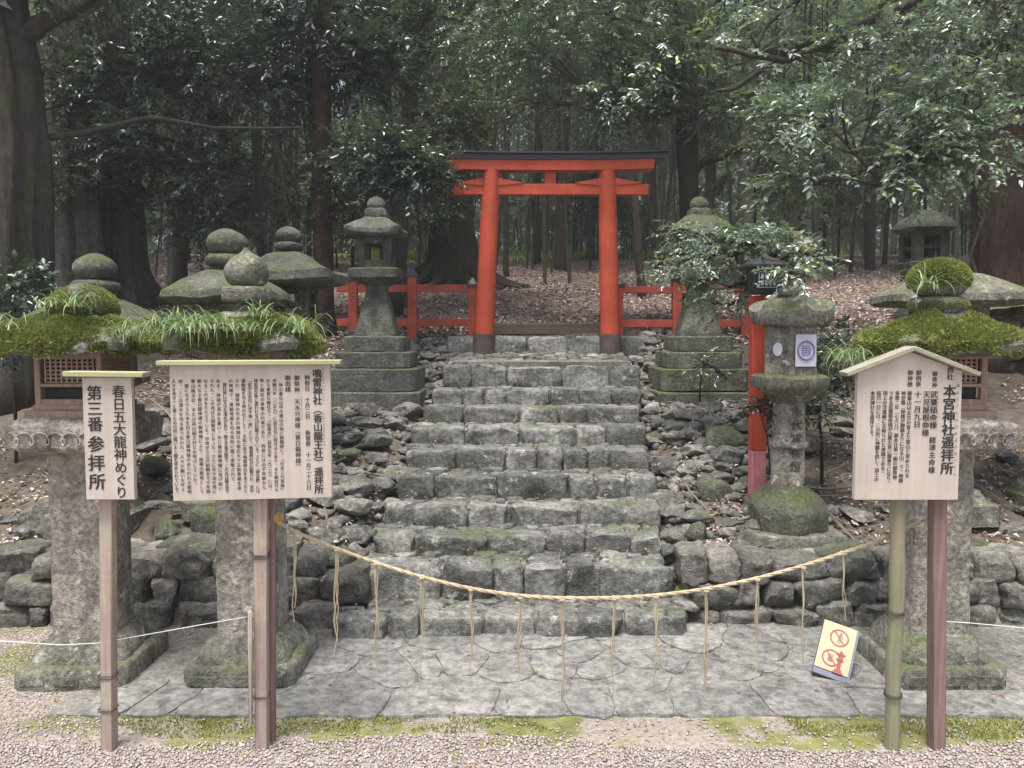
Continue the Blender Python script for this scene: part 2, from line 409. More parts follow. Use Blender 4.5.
# ------------------------------------------------------------------ terrain
ZS = np.array([(0, 0), (4.10, 0.0), (4.22, .29), (4.6, .36), (5.4, .66), (6.2, .90), (6.9, 1.03), (8.0, 1.42), (9, 1.70), (10.5, 1.98), (13, 2.38), (17, 2.95), (22, 3.6), (30, 4.5), (45, 5.4), (70, 6.2), (160, 14)])
STAIR = [(3.88, .12), (4.20, .292), (4.50, .387), (4.78, .50), (5.06, .629), (5.41, .755), (5.77, .874), (6.13, .985), (6.50, 1.10), (7.0, 1.285), (8.06, 1.54)]
def xc(d): return -0.40 + d * 0.0947
def H(x, y):
    x = np.asarray(x, dtype=float); y = np.asarray(y, dtype=float)
    z = np.interp(y, ZS[:, 0], ZS[:, 1])
    sd_ = np.array([s[0] for s in STAIR] + [8.7]); sz = np.array([0.0] + [s[1] for s in STAIR])
    zst = np.interp(y, sd_, sz) - .13
    w = np.clip((np.abs(x - xc(y)) - .80) / .25, 0, 1)
    z2 = np.where((y > 3.9) & (y < 8.5), zst * (1 - w) + z * w, z)
    p = np.stack([x * .45, y * .45, x * 0], -1)
    amp = np.clip((y - 4.6) / 8, 0, 1) * .16
    z2 = z2 + fbm(p, 3, 3) * amp
    z2 = z2 + np.clip((np.abs(x) - 2.5) / 6, 0, 1) * np.clip((y - 5) / 3, 0, 1) * .12
    return np.where(y < 4.08, np.minimum(z2, 0) * 0, z2)
def Hs(x, y): return float(H(np.array([x]), np.array([y]))[0])
xs = np.unique(np.concatenate([np.linspace(-150, -14, 16), np.linspace(-14, -4, 34), np.linspace(-4, 4, 110), np.linspace(4, 14, 34), np.linspace(14, 150, 16)]))
ys = np.unique(np.concatenate([np.linspace(-60, 2, 12), np.linspace(2, 4.06, 20), [4.10, 4.22], np.linspace(4.4, 10, 80), np.linspace(10, 30, 80), np.linspace(30, 160, 30)]))
gx, gy = np.meshgrid(xs, ys); gz = H(gx, gy)
nx, ny = len(xs), len(ys)
idx = np.arange(nx * ny).reshape(ny, nx)
fc = np.stack([idx[:-1, :-1], idx[:-1, 1:], idx[1:, 1:], idx[1:, :-1]], -1).reshape(-1, 4)
structure(np_obj('ground', np.stack([gx, gy, gz], -1).reshape(-1, 3), fc, M['ground'], smooth=True))

# thin damp air of the wood
mb = MB(); mb.box((0, 50, 19.5), (303, 223, 43))
haze_m = bpy.data.materials.new('haze'); haze_m.use_nodes = True; hn = haze_m.node_tree; hn.nodes.clear()
ho = hn.nodes.new('ShaderNodeOutputMaterial'); hv = hn.nodes.new('ShaderNodeVolumePrincipled')
hv.inputs['Color'].default_value = (.82, .87, .9, 1); hv.inputs['Density'].default_value = .0028; hv.inputs['Anisotropy'].default_value = .2
hn.links.new(hv.outputs[0], ho.inputs['Volume'])
tag(mb.build('haze', haze_m, smooth=False), 'faint grey haze hanging between the far trunks', 'haze', kind='stuff')

# ------------------------------------------------------------------ rocks
bm = bmesh.new(); bmesh.ops.create_icosphere(bm, subdivisions=3, radius=1.0); bm.verts.ensure_lookup_table()
ICO3 = np.array([v.co[:] for v in bm.verts]); ICO3F = [[v.index for v in f.verts] for f in bm.faces]; bm.free()
bm = bmesh.new(); bmesh.ops.create_icosphere(bm, subdivisions=4, radius=1.0)
ICO4 = np.array([v.co[:] for v in bm.verts]); ICO4F = [[v.index for v in f.verts] for f in bm.faces]; bm.free()
def rock_verts(size, seed, k=3.0, cuts=7, rough=.07, ico=None):
    rg = np.random.default_rng(seed)
    p = (ICO3 if ico is None else ico).copy()
    s = (np.abs(p) ** k).sum(1) ** (1 / k); p = p / s[:, None]
    for _ in range(cuts):
        n = rg.normal(size=3); n /= np.linalg.norm(n); c = rg.uniform(.68, .95)
        dd = p @ n; p = p - np.outer(np.maximum(0, dd - c), n) * .92
    p = p + nvec(p * 1.7 + seed, 2, seed % 97) * rough * 2 + nvec(p * 6 + seed, 2, seed % 89) * rough * .45
    return p * np.array(size) / 2
NB = 11
_g = np.linspace(-1, 1, NB); _V = []; _F = []
for ax_ in range(3):
    for sg in (-1, 1):
        b0_ = len(_V)
        for i_ in range(NB):
            for j_ in range(NB):
                p_ = [0, 0, 0]; p_[ax_] = sg; p_[(ax_ + 1) % 3] = _g[i_]; p_[(ax_ + 2) % 3] = _g[j_]; _V.append(p_)
        for i_ in range(NB - 1):
            for j_ in range(NB - 1):
                q_ = [b0_ + i_ * NB + j_, b0_ + (i_ + 1) * NB + j_, b0_ + (i_ + 1) * NB + j_ + 1, b0_ + i_ * NB + j_ + 1]
                _F.append(q_ if sg > 0 else q_[::-1])
_bm = bmesh.new(); _bv = [_bm.verts.new(p) for p in _V]
for f_ in _F: _bm.faces.new([_bv[i] for i in f_])
bmesh.ops.remove_doubles(_bm, verts=_bm.verts, dist=1e-5); _bm.verts.index_update()
CUB = np.array([v.co[:] for v in _bm.verts]); CUBF = [[v.index for v in f.verts] for f in _bm.faces]; _bm.free()
def add_block(mb, c, size, seed, k=9, cuts=5, rough=.03, rz=0, tilt=0, fine=1.0):
    rg_ = np.random.default_rng(seed); p = CUB.copy()
    p = p / ((np.abs(p) ** k).sum(1) ** (1 / k))[:, None]
    for _ in range(cuts):
        n = rg_.normal(size=3) * np.array([1, 1, .55]); n /= np.linalg.norm(n)
        ext = (np.abs(n)).sum(); cc_ = ext * rg_.uniform(.70, .90)
        p = p - np.outer(np.maximum(0, p @ n - cc_), n)
    sz = np.array(size) / 2; q = p * sz
    q = q + nvec(p * 1.3 + seed, 2, seed % 97) * rough * sz.max() * 1.1 + nvec(q * 38 + seed, 3, seed % 61) * .006 * fine
    m = np.array((Matrix.Rotation(rz, 3, 'Z') @ Matrix.Rotation(tilt, 3, 'Y')))
    mb.add(q @ m.T + np.array(c), CUBF)
def add_rock(mb, c, size, seed, k=3.0, cuts=7, rough=.07, rz=0, tilt=0):
    v = rock_verts(size, seed, k, cuts, rough)
    m = np.array((Matrix.Rotation(rz, 3, 'Z') @ Matrix.Rotation(tilt, 3, 'Y')))
    mb.add(v @ m.T + np.array(c), ICO3F)

# ---- Voronoi slabs
def clip(poly, a, b, c):
    out = []
    for i in range(len(poly)):
        p, q = poly[i], poly[(i + 1) % len(poly)]
        dp = a * p[0] + b * p[1] - c; dq = a * q[0] + b * q[1] - c
        if dp <= 0: out.append(p)
        if dp * dq < 0:
            t = dp / (dp - dq); out.append((p[0] + (q[0] - p[0]) * t, p[1] + (q[1] - p[1]) * t))
    return out
def slabs(mb, region, seeds, zfun, thick, gap, rg, zj=.004, edge=.012, round_=.01):
    for i, s in enumerate(seeds):
        poly = list(region)
        for j, t in enumerate(seeds):
            if i == j: continue
            dx, dy = t[0] - s[0], t[1] - s[1]; L_ = math.hypot(dx, dy)
            if L_ > 2.2 or L_ < 1e-6: continue
            a, b = dx / L_, dy / L_
            poly = clip(poly, a, b, a * (s[0] + t[0]) / 2 + b * (s[1] + t[1]) / 2 - gap / 2)
            if len(poly) < 3: break
        if len(poly) < 3: continue
        pts = []
        for k_ in range(len(poly)):
            p, q = poly[k_], poly[(k_ + 1) % len(poly)]
            L_ = math.hypot(q[0] - p[0], q[1] - p[1]); n = max(1, int(L_ / .045))
            for t in range(n): pts.append((p[0] + (q[0] - p[0]) * t / n, p[1] + (q[1] - p[1]) * t / n))
        pts = np.array(pts)
        if len(pts) < 4: continue
        cen = pts.mean(0)
        nz = nvec(np.column_stack([pts * 9, np.full(len(pts), 3.3)]), 2, 4)[:, :2] * edge
        pts = pts + nz
        # soften corners
        pts = (np.roll(pts, 1, 0) + pts * 2 + np.roll(pts, -1, 0)) / 4
        dz = rg.uniform(-zj, zj); tx, ty = rg.uniform(-zj, zj, 2) * 1.5
        n = len(pts); rings = []
        size = np.linalg.norm(pts - cen, axis=1).mean()
        for inset, dh in ((0, -thick), (0, -round_), (round_ * .5, -round_ * .25), (round_ * 1.8, 0)):
            f = 1 - inset / max(size, .02)
            r_ = cen + (pts - cen) * f
            zz = zfun(r_[:, 0], r_[:, 1]) + dh + dz + (r_[:, 0] - cen[0]) * tx * 4 + (r_[:, 1] - cen[1]) * ty * 4
            rings.append(np.column_stack([r_, zz]))
        cz = zfun(np.array([cen[0]]), np.array([cen[1]]))[0] + dz + rg.uniform(0, zj)
        V = np.concatenate(rings + [np.array([[cen[0], cen[1], cz]])])
        F = []
        for a in range(3):
            for k_ in range(n):
                k2 = (k_ + 1) % n; F.append((a * n + k_, a * n + k2, (a + 1) * n + k2, (a + 1) * n + k_))
        for k_ in range(n): F.append((3 * n + k_, 3 * n + (k_ + 1) % n, 4 * n))
        mb.add(V, F)

def jgrid(x0, x1, y0, y1, dx, dy, j, rg):
    pts = []
    nxn = max(1, round((x1 - x0) / dx)); nyn = max(1, round((y1 - y0) / dy))
    for b in range(nyn):
        for a in range(nxn):
            off = .5 * (b % 2)
            pts.append((x0 + (a + .5 + off * .8 + rg.uniform(-j, j)) * (x1 - x0) / nxn, y0 + (b + .5 + rg.uniform(-j, j)) * (y1 - y0) / nyn))
    return pts

# ---- pavement in front of the steps
rg = np.random.default_rng(11)
mb = MB()
sdp = [(-1.62, 3.33), (-1.25, 3.28), (-.78, 3.30), (-.25, 3.24), (.12, 3.22), (.48, 3.23), (.85, 3.28), (1.25, 3.30), (1.62, 3.26), (2.2, 3.3), (-.55, 3.55), (.02, 3.58), (.45, 3.55), (.98, 3.55),
       (-.9, 3.62), (-.72, 3.82), (-.35, 3.88), (-.08, 3.84), (.2, 3.86), (.62, 3.84), (.9, 3.85), (1.2, 3.75), (1.45, 3.55), (.32, 3.70), (.72, 3.66), (-.25, 3.66), (-1.1, 3.45), (-1.0, 3.88), (1.5, 3.9), (1.95, 3.22), (2.6, 3.25), (3.2, 3.3)]
for _ in range(12): sdp.append((rg.uniform(-1.7, 1.7), rg.uniform(3.2, 4.0)))
slabs(mb, [(-1.75, 3.07), (3.6, 3.07), (3.6, 3.24), (1.66, 3.27), (1.5, 4.2), (-.88, 4.2), (-1.0, 3.65), (-1.75, 3.33)], sdp, lambda x, y: x * 0 + .016, .04, .006, rg, .002, .034, .004)
structure(mb.build('pavement', M['paving'], angle=30))
mb = MB()
mb.add([(-1.9, 3.085, .007), (3.7, 3.085, .007), (3.7, 4.15, .007), (-1.5, 4.15, .007), (-1.9, 3.4, .007), (-1.9, 3.085, -.02), (3.7, 3.085, -.02)], [(0, 1, 2, 3, 4), (0, 5, 6, 1)])
structure(mb.build('pavement_bed', M['mortar'], smooth=False))

# ---- stone steps
stairs = thing('stone_stairs', 'flight of rough mossy grey stone steps climbing to the red gate', 'stairs', (0, 0, 0))
rg = np.random.default_rng(5)
for i, (d, z) in enumerate(STAIR):
    zprev = STAIR[i - 1][1] if i else .03
    hw = .86 if i < 10 else 1.07
    if i == 0: hw = .90
    c = xc(d) if i < 10 else xc(d) + .02
    dn = STAIR[i + 1][0] if i < 10 else 8.62
    zn = z if i != 9 else 1.40
    mb = MB()
    x = c - hw + rg.uniform(-.06, .03)
    xe = c + hw + rg.uniform(-.03, .06)
    dep = .17 if i < 9 else .22
    while x < xe - .08:
        w = rg.choice([.17, .24, .3, .36, .48]) * rg.uniform(.85, 1.15) if i < 10 else rg.uniform(.36, .46)
        if xe - x - w < .12: w = xe - x
        hgt = z - zprev + .07
        add_block(mb, (x + w / 2, d + dep / 2 + rg.uniform(-.025, .025), z - hgt / 2 + rg.uniform(-.014, .006)),
                  (w * rg.uniform(.97, 1.01), dep * rg.uniform(.9, 1.3), hgt), int(rg.integers(1e6)), 10, 7, .055, rg.uniform(-.08, .08), rg.uniform(-.035, .035), 1.3)
        x += w + .006
    y0, y1 = d + dep * .9, dn + .06
    zf = lambda X, Y, z=z, zn=zn, y0=y0, y1=y1: z - .012 + (zn - z) * (Y - y0) / (y1 - y0)
    seeds = jgrid(c - hw, c + hw, y0, y1, .15 if i > 1 else .19, .105, .36, rg)
    slabs(mb, [(c - hw - .02, y0), (c + hw + .02, y0), (c + hw + .02, y1), (c - hw - .02, y1)], seeds, zf, .06, .012, rg, .007, .012, .012)
    s = mb.build('step', M['step'], stairs, angle=38)
    mb2 = MB(); mb2.box((c, (d + .05 + y1) / 2, (z + zn) / 2 - .16), (hw * 2 - .1, y1 - d - .05, .25)); mb2.build('step_bed', M['mortar'] if i < 0 else M['rubble'], s)

# wooden sill beam behind the top step
mb = MB(); mb.box((PX(556, 8.62), 8.62, PZ(329, 8.6)), (1.88, .14, .13), bevel=.012)
tag(mb.build('wooden_beam', M['beam'], noise=(.006, 6, 2)), 'brown squared wooden beam lying across the top of the steps behind the gate', 'beam')

# ---- dry-stone retaining walls
def wall(name, label, x0, x1, y, h, mat, seed, courses=2, z0=0.0, wr=(.18, .42)):
    rg = np.random.default_rng(seed); mb = MB()
    zz = z0 - .03
    for cidx in range(courses):
        ch = (h + .05) / courses
        x = x0 + rg.uniform(-.1, 0)
        while x < x1:
            w = rg.uniform(*wr); hh = ch * rg.uniform(.85, 1.25)
            add_block(mb, (x + w / 2, y + rg.uniform(-.03, .03) + cidx * .025, zz + hh / 2), (w * 1.03, .34, hh * 1.06), int(rg.integers(1e6)), 9.0, 8, .075, rg.uniform(-.14, .14), rg.uniform(-.12, .12), 1.8)
            x += w
        zz += ch
    mb.box(((x0 + x1) / 2, y + .06, z0 + h / 2 - .02), (x1 - x0, .22, h))
    return tag(mb.build(name, mat, angle=32), label, 'wall')
wall('stone_wall', 'low dark dry-stone retaining wall behind the two left lantern feet', -3.6, -1.02, 4.22, .36, M['wallrock'], 21, 3, wr=(.10, .34))
wall('stone_wall', 'low pale brown retaining wall below the round-shafted lantern on the right', 1.0, 4.2, 4.22, .33, M['wallpale'], 22, 3, wr=(.12, .34))

# cut kerb stones and carved blocks on the banks
def block(px0, px1, py0, py1, d, dep, name, label, mat, rz=0, ry=0, sd=1):
    x0, x1 = PX(px0, d), PX(px1, d); z1, z0 = PZ(py0, d), PZ(py1, d)
    mb = MB(); s = (x1 - x0, dep, z1 - z0 + .05)
    v = rock_verts(np.array(s), sd, 14, 2, .012, ICO4)
    m = np.array(Matrix.Rotation(rz, 3, 'Z') @ Matrix.Rotation(ry, 3, 'Y'))
    mb.add(v @ m.T + np.array([(x0 + x1) / 2, d + dep / 2, (z0 + z1) / 2 - .025]), ICO4F)
    return tag(mb.build(name, mat, angle=50), label, 'stone block')
block(-30, 56, 552, 592, 4.2, .25, 'stone_block', 'long cut stone block left of the leftmost lantern shaft, at the photo edge', M['granite_grey'], sd=3)
block(148, 196, 545, 572, 4.25, .3, 'stone_block', 'flat grey stone slab between the two left lantern shafts', M['granite_grey'], sd=8)
block(179, 224, 512, 558, 4.5, .3, 'stone_block', 'squared block with a carved panel beside the second lantern shaft', M['granite_green'], sd=5)
block(962, 1000, 545, 572, 4.3, .3, 'stone_block', 'squared grey block right of the right front lantern shaft', M['granite_grey'], sd=6)
block(20, 70, 500, 560, 4.6, .3, 'stone_slab', 'dark pointed rock slab leaning behind the leftmost lantern shaft', M['wallrock'], ry=-.5, sd=9)

# ---- loose rocks on both banks: every one its own object
protos = []
for k in range(12):
    mb = MB(); mb.add(rock_verts((1, .8, .62), 100 + k, 3 + (k % 4), 14, .06, ICO4), ICO4F)
    protos.append(mb)
rock_meshes = []
for k, mb in enumerate(protos):
    o = mb.build('rock', M['rubble'], angle=30); rock_meshes.append(o.data); bpy.data.objects.remove(o)
mossrock = []
for k in range(4):
    mb = MB(); mb.add(rock_verts((1, .8, .7), 300 + k, 2.4, 7, .07), ICO3F)
    o = mb.build('rock', M['granite_green'], angle=60); mossrock.append(o.data); bpy.data.objects.remove(o)
def put_rock(x, y, size, label, group=None, mesh=None, squash=1.0, rz=None, tilt=.2, sink=.12):
    me = mesh or random.choice(rock_meshes)
    o = bpy.data.objects.new('rock', me); C.objects.link(o)
    o.location = (x, y, Hs(x, y) + size * .31 * squash - size * sink); o.scale = (size, size, size * squash)
    o.rotation_euler = (random.uniform(-tilt, tilt), random.uniform(-tilt, tilt), random.uniform(0, 6.28) if rz is None else rz)
    return tag(o, label, 'rock', group)
placed = []
def place_px(px, py, wpx, d, label, mesh=None, squash=1.0, rz=0):
    s = wpx / F_PX * d; p = P(px, py, d)
    o = put_rock(p.x, d, s, label, None, mesh, squash, rz, .12)
    o.location.z = p.z
    placed.append((p.x, d, s * .5)); return o
place_px(714, 493, 36, 5.0, 'large rounded greenish boulder on the right edge of the middle steps', mossrock[0], 1.2, .4)
place_px(722, 440, 44, 5.7, 'dark mossy boulder left of the red post', mossrock[1], .9)
place_px(725, 560, 56, 4.42, 'big moss-covered boulder beside the lower steps, right side', mossrock[2], .8, .2)
place_px(698, 516, 36, 4.7, 'flat oval grey boulder below the large rounded one on the right edge', None, .55)
place_px(726, 532, 20, 4.55, 'pale pinkish rock in front of the round lantern base', None, .9)
place_px(686, 470, 22, 5.2, 'grey boulder above the large rounded one by the right stair edge', None, .9)
place_px(675, 436, 20, 5.7, 'smooth grey boulder on the right edge of the upper steps', None, .9)
place_px(696, 535, 26, 4.5, 'upright greenish rock beside the lower right stair edge', mossrock[3], 1.5)
place_px(154, 466, 30, 5.2, 'round mossy boulder above the gap between the two left signs', mossrock[0], 1.0)
place_px(158, 505, 32, 4.6, 'pale oval boulder between the two left lantern shafts', None, .5)
place_px(168, 532, 26, 4.5, 'dark upright boulder between the two left lantern shafts', mossrock[1], 1.2)
place_px(352, 505, 38, 4.8, 'flat-topped grey boulder beside the middle steps, left side', None, .75)
place_px(376, 440, 32, 5.6, 'block-like grey boulder below the tiered lantern, left of the steps', None, .8)
place_px(352, 437, 26, 5.6, 'brownish block rock left of the block-like boulder', None, .8)
place_px(348, 452, 24, 5.4, 'low oval green-grey rock under the brownish block rock', mossrock[2], .5)
place_px(300, 525, 22, 4.5, 'pale rock just right of the big notice board post', None, .8)
place_px(322, 545, 30, 4.4, 'dark grey rock by the left end of the straw rope', None, .8)
place_px(340, 560, 36, 4.3, 'dark squarish boulder at the left foot of the steps', mossrock[3], .9)
place_px(880, 580, 44, 4.4, 'moss-stained boulder in the right wall above the small tilted sign', mossrock[1], 1.1)
place_px(915, 520, 46, 4.7, 'pale boulder between the right lanterns', None, .6)
place_px(1005, 530, 50, 4.7, 'grey boulder on the bank at the right photo edge', None, .7)
place_px(25, 520, 50, 4.8, 'dark rock on the bank at the left photo edge', None, .6)
place_px(684, 580, 30, 4.32, 'grey block rock at the right end of the lower steps', None, .9)
place_px(708, 606, 34, 4.22, 'flat grey rock at the right foot of the steps', None, .7)
def bank(n, xfun, y0, y1, s0, s1, label, group):
    c = 0; tries = 0
    while c < n and tries < 6000:
        tries += 1
        y = random.uniform(y0, y1); x = xfun(y); s = random.uniform(s0, s1) * (1.0 if random.random() < .8 else 1.35)
        if any(math.hypot(x - a, y - b) < (s * .36 + r * .72) for a, b, r in placed): continue
        put_rock(x, y, s, label, group, None, random.uniform(.5, .95)); placed.append((x, y, s * .42)); c += 1
for (a, b) in ((-1.99, 3.55), (-1.2, 3.55), (1.9, 3.55)): placed.append((a, b, .4))
LB, RB = 'loose grey rock in the rubble bank left of the steps', 'loose grey rock in the rubble bank right of the steps'
bank(125, lambda y: xc(y) - .92 - random.random() ** 1.2 * .8, 4.15, 8.3, .11, .30, LB, 'rubble rocks left of the steps')
bank(130, lambda y: xc(y) + .90 + random.random() ** 1.2 * .8, 4.15, 8.3, .10, .27, RB, 'rubble rocks right of the steps')
bank(55, lambda y: random.uniform(-2.9, -1.2), 4.5, 7.2, .10, .26, 'rock lying on the leafy bank behind the left lanterns', 'rocks on the left bank')
bank(40, lambda y: random.uniform(1.6, 3.8), 4.5, 6.8, .10, .26, 'rock lying on the leafy bank behind the right lanterns', 'rocks on the right bank')

# small rubble filling the banks (uncountable)
rgn = np.random.default_rng(3)
bmx = bmesh.new(); bmesh.ops.create_icosphere(bmx, subdivisions=1, radius=1.0)
ICO1 = np.array([v.co[:] for v in bmx.verts]); ICO1F = np.array([[v.index for v in f.verts] for f in bmx.faces]); bmx.free()
def scatter_pebbles(name, x, y, z, r, mat, squash=.6, jitter=.25, faces=(None, None), seed=1):
    rg_ = np.random.default_rng(seed); B, Fb = faces if faces[0] is not None else (ICO1, ICO1F)
    n = len(x)
    sc = np.stack([r * rg_.uniform(.7, 1.3, n), r * rg_.uniform(.7, 1.3, n), r * rg_.uniform(.5, 1.0, n) * squash * 1.3], -1)
    a = rg_.uniform(0, 6.28, n); ca, sa = np.cos(a), np.sin(a)
    V = B[None] * (1 + rg_.uniform(-jitter, jitter, (n, len(B), 1))) * sc[:, None, :]
    X = V[..., 0] * ca[:, None] - V[..., 1] * sa[:, None]; Y = V[..., 0] * sa[:, None] + V[..., 1] * ca[:, None]
    V = np.stack([X + x[:, None], Y + y[:, None], V[..., 2] + z[:, None]], -1).reshape(-1, 3)
    F = (Fb[None] + (np.arange(n) * len(B))[:, None, None]).reshape(-1, 3)
    return np_obj(name, V, F, mat)
n = 1500
yy = rgn.uniform(4.3, 8.4, n); side = rgn.choice([-1, 1], n); off = .86 + rgn.random(n) ** 1.3 * 1.1
xx = xc(yy) + side * off
o = scatter_pebbles('rubble', xx, yy, H(xx, yy) + .01, rgn.uniform(.015, .055, n), M['rubble'], .7, .22)
tag(o, 'small broken stones filling the banks on both sides of the steps', 'rubble', kind='stuff')
# gravel
OCT = np.array([(1, 0, 0), (-1, 0, 0), (0, 1, 0), (0, -1, 0), (0, 0, 1), (0, 0, -1)], float)
OCTF = np.array([(0, 2, 4), (2, 1, 4), (1, 3, 4), (3, 0, 4), (2, 0, 5), (1, 2, 5), (3, 1, 5), (0, 3, 5)])
n = 42000
gx_ = rgn.uniform(-2.4, 2.6, n); u = rgn.random(n); gy_ = 2.30 + u * .76
edge = 2.87 + fbm(np.stack([gx_ * 1.6, gy_ * 0, gx_ * 0], -1), 2, 8) * .10
keep = rgn.random(n) < np.where(gy_ < edge, 1.0, .10)
gx_, gy_ = gx_[keep], gy_[keep]
o = scatter_pebbles('gravel', gx_, gy_, rgn.uniform(.0, .006, len(gx_)), rgn.uniform(.0035, .0085, len(gx_)), M['pebble'], .6, .25, (OCT, OCTF), 5)
tag(o, 'pinkish and white pebble gravel in front of the paving', 'gravel', kind='stuff')
n = 16000
gx_ = np.concatenate([rgn.uniform(-3.6, -1.6, n), rgn.uniform(1.6, 3.6, n // 3)]); gy_ = np.concatenate([rgn.uniform(2.8, 4.1, n), rgn.uniform(3.27, 4.1, n // 3)])
keep = ~((gx_ > -2.2) & (gx_ < -1.7) & (gy_ > 3.3) & (gy_ < 3.78)); gx_, gy_ = gx_[keep], gy_[keep]
o = scatter_pebbles('fine_grit', gx_, gy_, rgn.uniform(.0, .004, len(gx_)), rgn.uniform(.003, .007, len(gx_)), M['pebble'], .6, .25, (OCT, OCTF), 6)
tag(o, 'fine pale grit around the feet of the front lanterns', 'gravel', kind='stuff')

# ------------------------------------------------------------------ leaves, litter, moss
def leaves(pos, fwd, nrm, L, Wd, fold=.18, droop=.15):
    """4-vertex folded leaves; pos,fwd,nrm (n,3), L,W (n,)"""
    fwd = fwd / np.linalg.norm(fwd, axis=1, keepdims=True)
    sd_ = np.cross(fwd, nrm); sd_ /= np.maximum(np.linalg.norm(sd_, axis=1, keepdims=True), 1e-6)
    up = np.cross(sd_, fwd)
    L = L[:, None]; Wd = Wd[:, None]
    b = pos; t = pos + fwd * L - up * L * droop
    mid = pos + fwd * L * .45
    l = mid - sd_ * Wd + up * Wd * fold * 2; r = mid + sd_ * Wd + up * Wd * fold * 2
    V = np.stack([b, l, t, r], 1).reshape(-1, 3)
    n = len(pos); k = np.arange(n)[:, None] * 4
    F = np.concatenate([k + np.array([[0, 2, 1]]), k + np.array([[0, 3, 2]])], 1).reshape(-1, 3)
    return V, F
def rand_unit(rg_, n):
    v = rg_.normal(size=(n, 3)); return v / np.linalg.norm(v, axis=1, keepdims=True)
def scatter_litter(name, x, y, s, mat, label, zoff=.012, seed=1, flat=.35):
    rg_ = np.random.default_rng(seed); n = len(x); z = H(x, y) + zoff + rg_.uniform(0, .015, n)
    a = rg_.uniform(0, 6.28, n); f = np.stack([np.cos(a), np.sin(a), rg_.normal(0, flat, n)], -1)
    nr = rand_unit(rg_, n) * flat + np.array([0, 0, 1])
    V, F = leaves(np.stack([x, y, z], -1), f, nr, s, s * rg_.uniform(.2, .34, n), .3, .1)
    return tag(np_obj(name, V, F, mat), label, 'leaf litter', kind='stuff')
n1, n2 = 26000, 42000
ly = np.concatenate([rgn.uniform(4.4, 9, n1), 8.3 + rgn.random(n2) ** 1.4 * 18]); w_ = np.concatenate([np.full(n1, 4.6), ly[n1:] * .75])
lx = rgn.uniform(-1, 1, n1 + n2) * w_
keep = ((np.abs(lx - xc(ly)) > .9) | (ly > 8.75)) & ((ly > 8) | (fbm(np.stack([lx * 1.5, ly * 1.5, lx * 0], -1), 2, 40) > -.05)) ; lx, ly = lx[keep], ly[keep]
scatter_litter('leaf_litter', lx, ly, np.where(ly < 8, rgn.uniform(.02, .05, len(lx)), rgn.uniform(.035, .085, len(lx))), M['litter'], 'brown and mauve fallen leaves covering the forest floor')
fl = []
for _ in range(420):
    i = random.randrange(0, 10); d_, z_ = STAIR[i]; dn = STAIR[i + 1][0]
    yq = random.uniform(d_ + .02, dn + .02) if random.random() < .75 else random.uniform(dn - .09, dn)
    fl.append((xc(d_) + random.uniform(-.85, .85), yq, z_ + .012))
for _ in range(90): fl.append((random.uniform(-1.9, 2.6), random.uniform(2.9, 4.1), .045))
fl = np.array(fl); nf = len(fl); a_ = rgn.uniform(0, 6.28, nf)
V, F = leaves(fl, np.stack([np.cos(a_), np.sin(a_), rgn.normal(0, .15, nf)], -1), rand_unit(rgn, nf) * .3 + np.array([0, 0, 1]), rgn.uniform(.015, .04, nf), rgn.uniform(.005, .010, nf), .3, .1)
tag(np_obj('fallen_leaves', V, F, M['brown_leaf']), 'small dry leaves scattered over the steps and the paving', 'fallen leaves', kind='stuff')
def twigs(n, seed):
    rg_ = random.Random(seed); mb = MB()
    for _ in range(n):
        y = rg_.uniform(5, 16) if rg_.random() < .6 else rg_.uniform(4.5, 7); x = rg_.uniform(-.6, .6) * y
        if abs(x - xc(y)) < 1.1 and y < 9: continue
        a = rg_.uniform(0, 6.28); L_ = rg_.uniform(.2, .9); pts = []
        for t in range(5):
            u_ = t / 4; X = x + math.cos(a) * L_ * u_ + rg_.uniform(-.03, .03); Y = y + math.sin(a) * L_ * u_ + rg_.uniform(-.03, .03)
            pts.append((X, Y, Hs(X, Y) + .03 + rg_.uniform(0, .03)))
        r = rg_.uniform(.004, .012); mb.tube(pts, [r, r, r * .8, r * .6, r * .3], 4)
    return mb
tag(twigs(170, 4).build('fallen_twigs', M['twig']), 'dead twigs and thin sticks strewn over the leaf litter', 'twigs', kind='stuff')

def moss_blades(n, xyz, nrm, h, seed):
    rg_ = np.random.default_rng(seed)
    d_ = nrm + rand_unit(rg_, n) * .55
    s_ = rand_unit(rg_, n)
    L_ = h * rg_.uniform(.5, 1.3, n)
    return leaves(xyz, d_, s_, L_, L_ * .22, .1, .0)
# moss tufts on the strip in front of the pavement
n = 16000
mx = rgn.uniform(-1.9, 2.6, n); my = rgn.uniform(2.84, 3.07, n)
m_ = fbm(np.stack([mx * 2.2, my * 4, mx * 0], -1), 3, 12)
keep = (my > 2.93 + .12 * fbm(np.stack([mx * 5, my * 5, mx * 0], -1), 2, 31)) & (m_ > np.where((mx < -.6) | (mx > 1.1), -.22, .15)); mx, my = mx[keep], my[keep]
V, F = moss_blades(len(mx), np.stack([mx, my, np.zeros(len(mx)) + .001], -1), np.tile([0, 0, 1.0], (len(mx), 1)), .012, 3)
tag(np_obj('ground_moss', V, F, M['mosslawn']), 'thin yellow-green moss along the front edge of the paving', 'moss', kind='stuff')

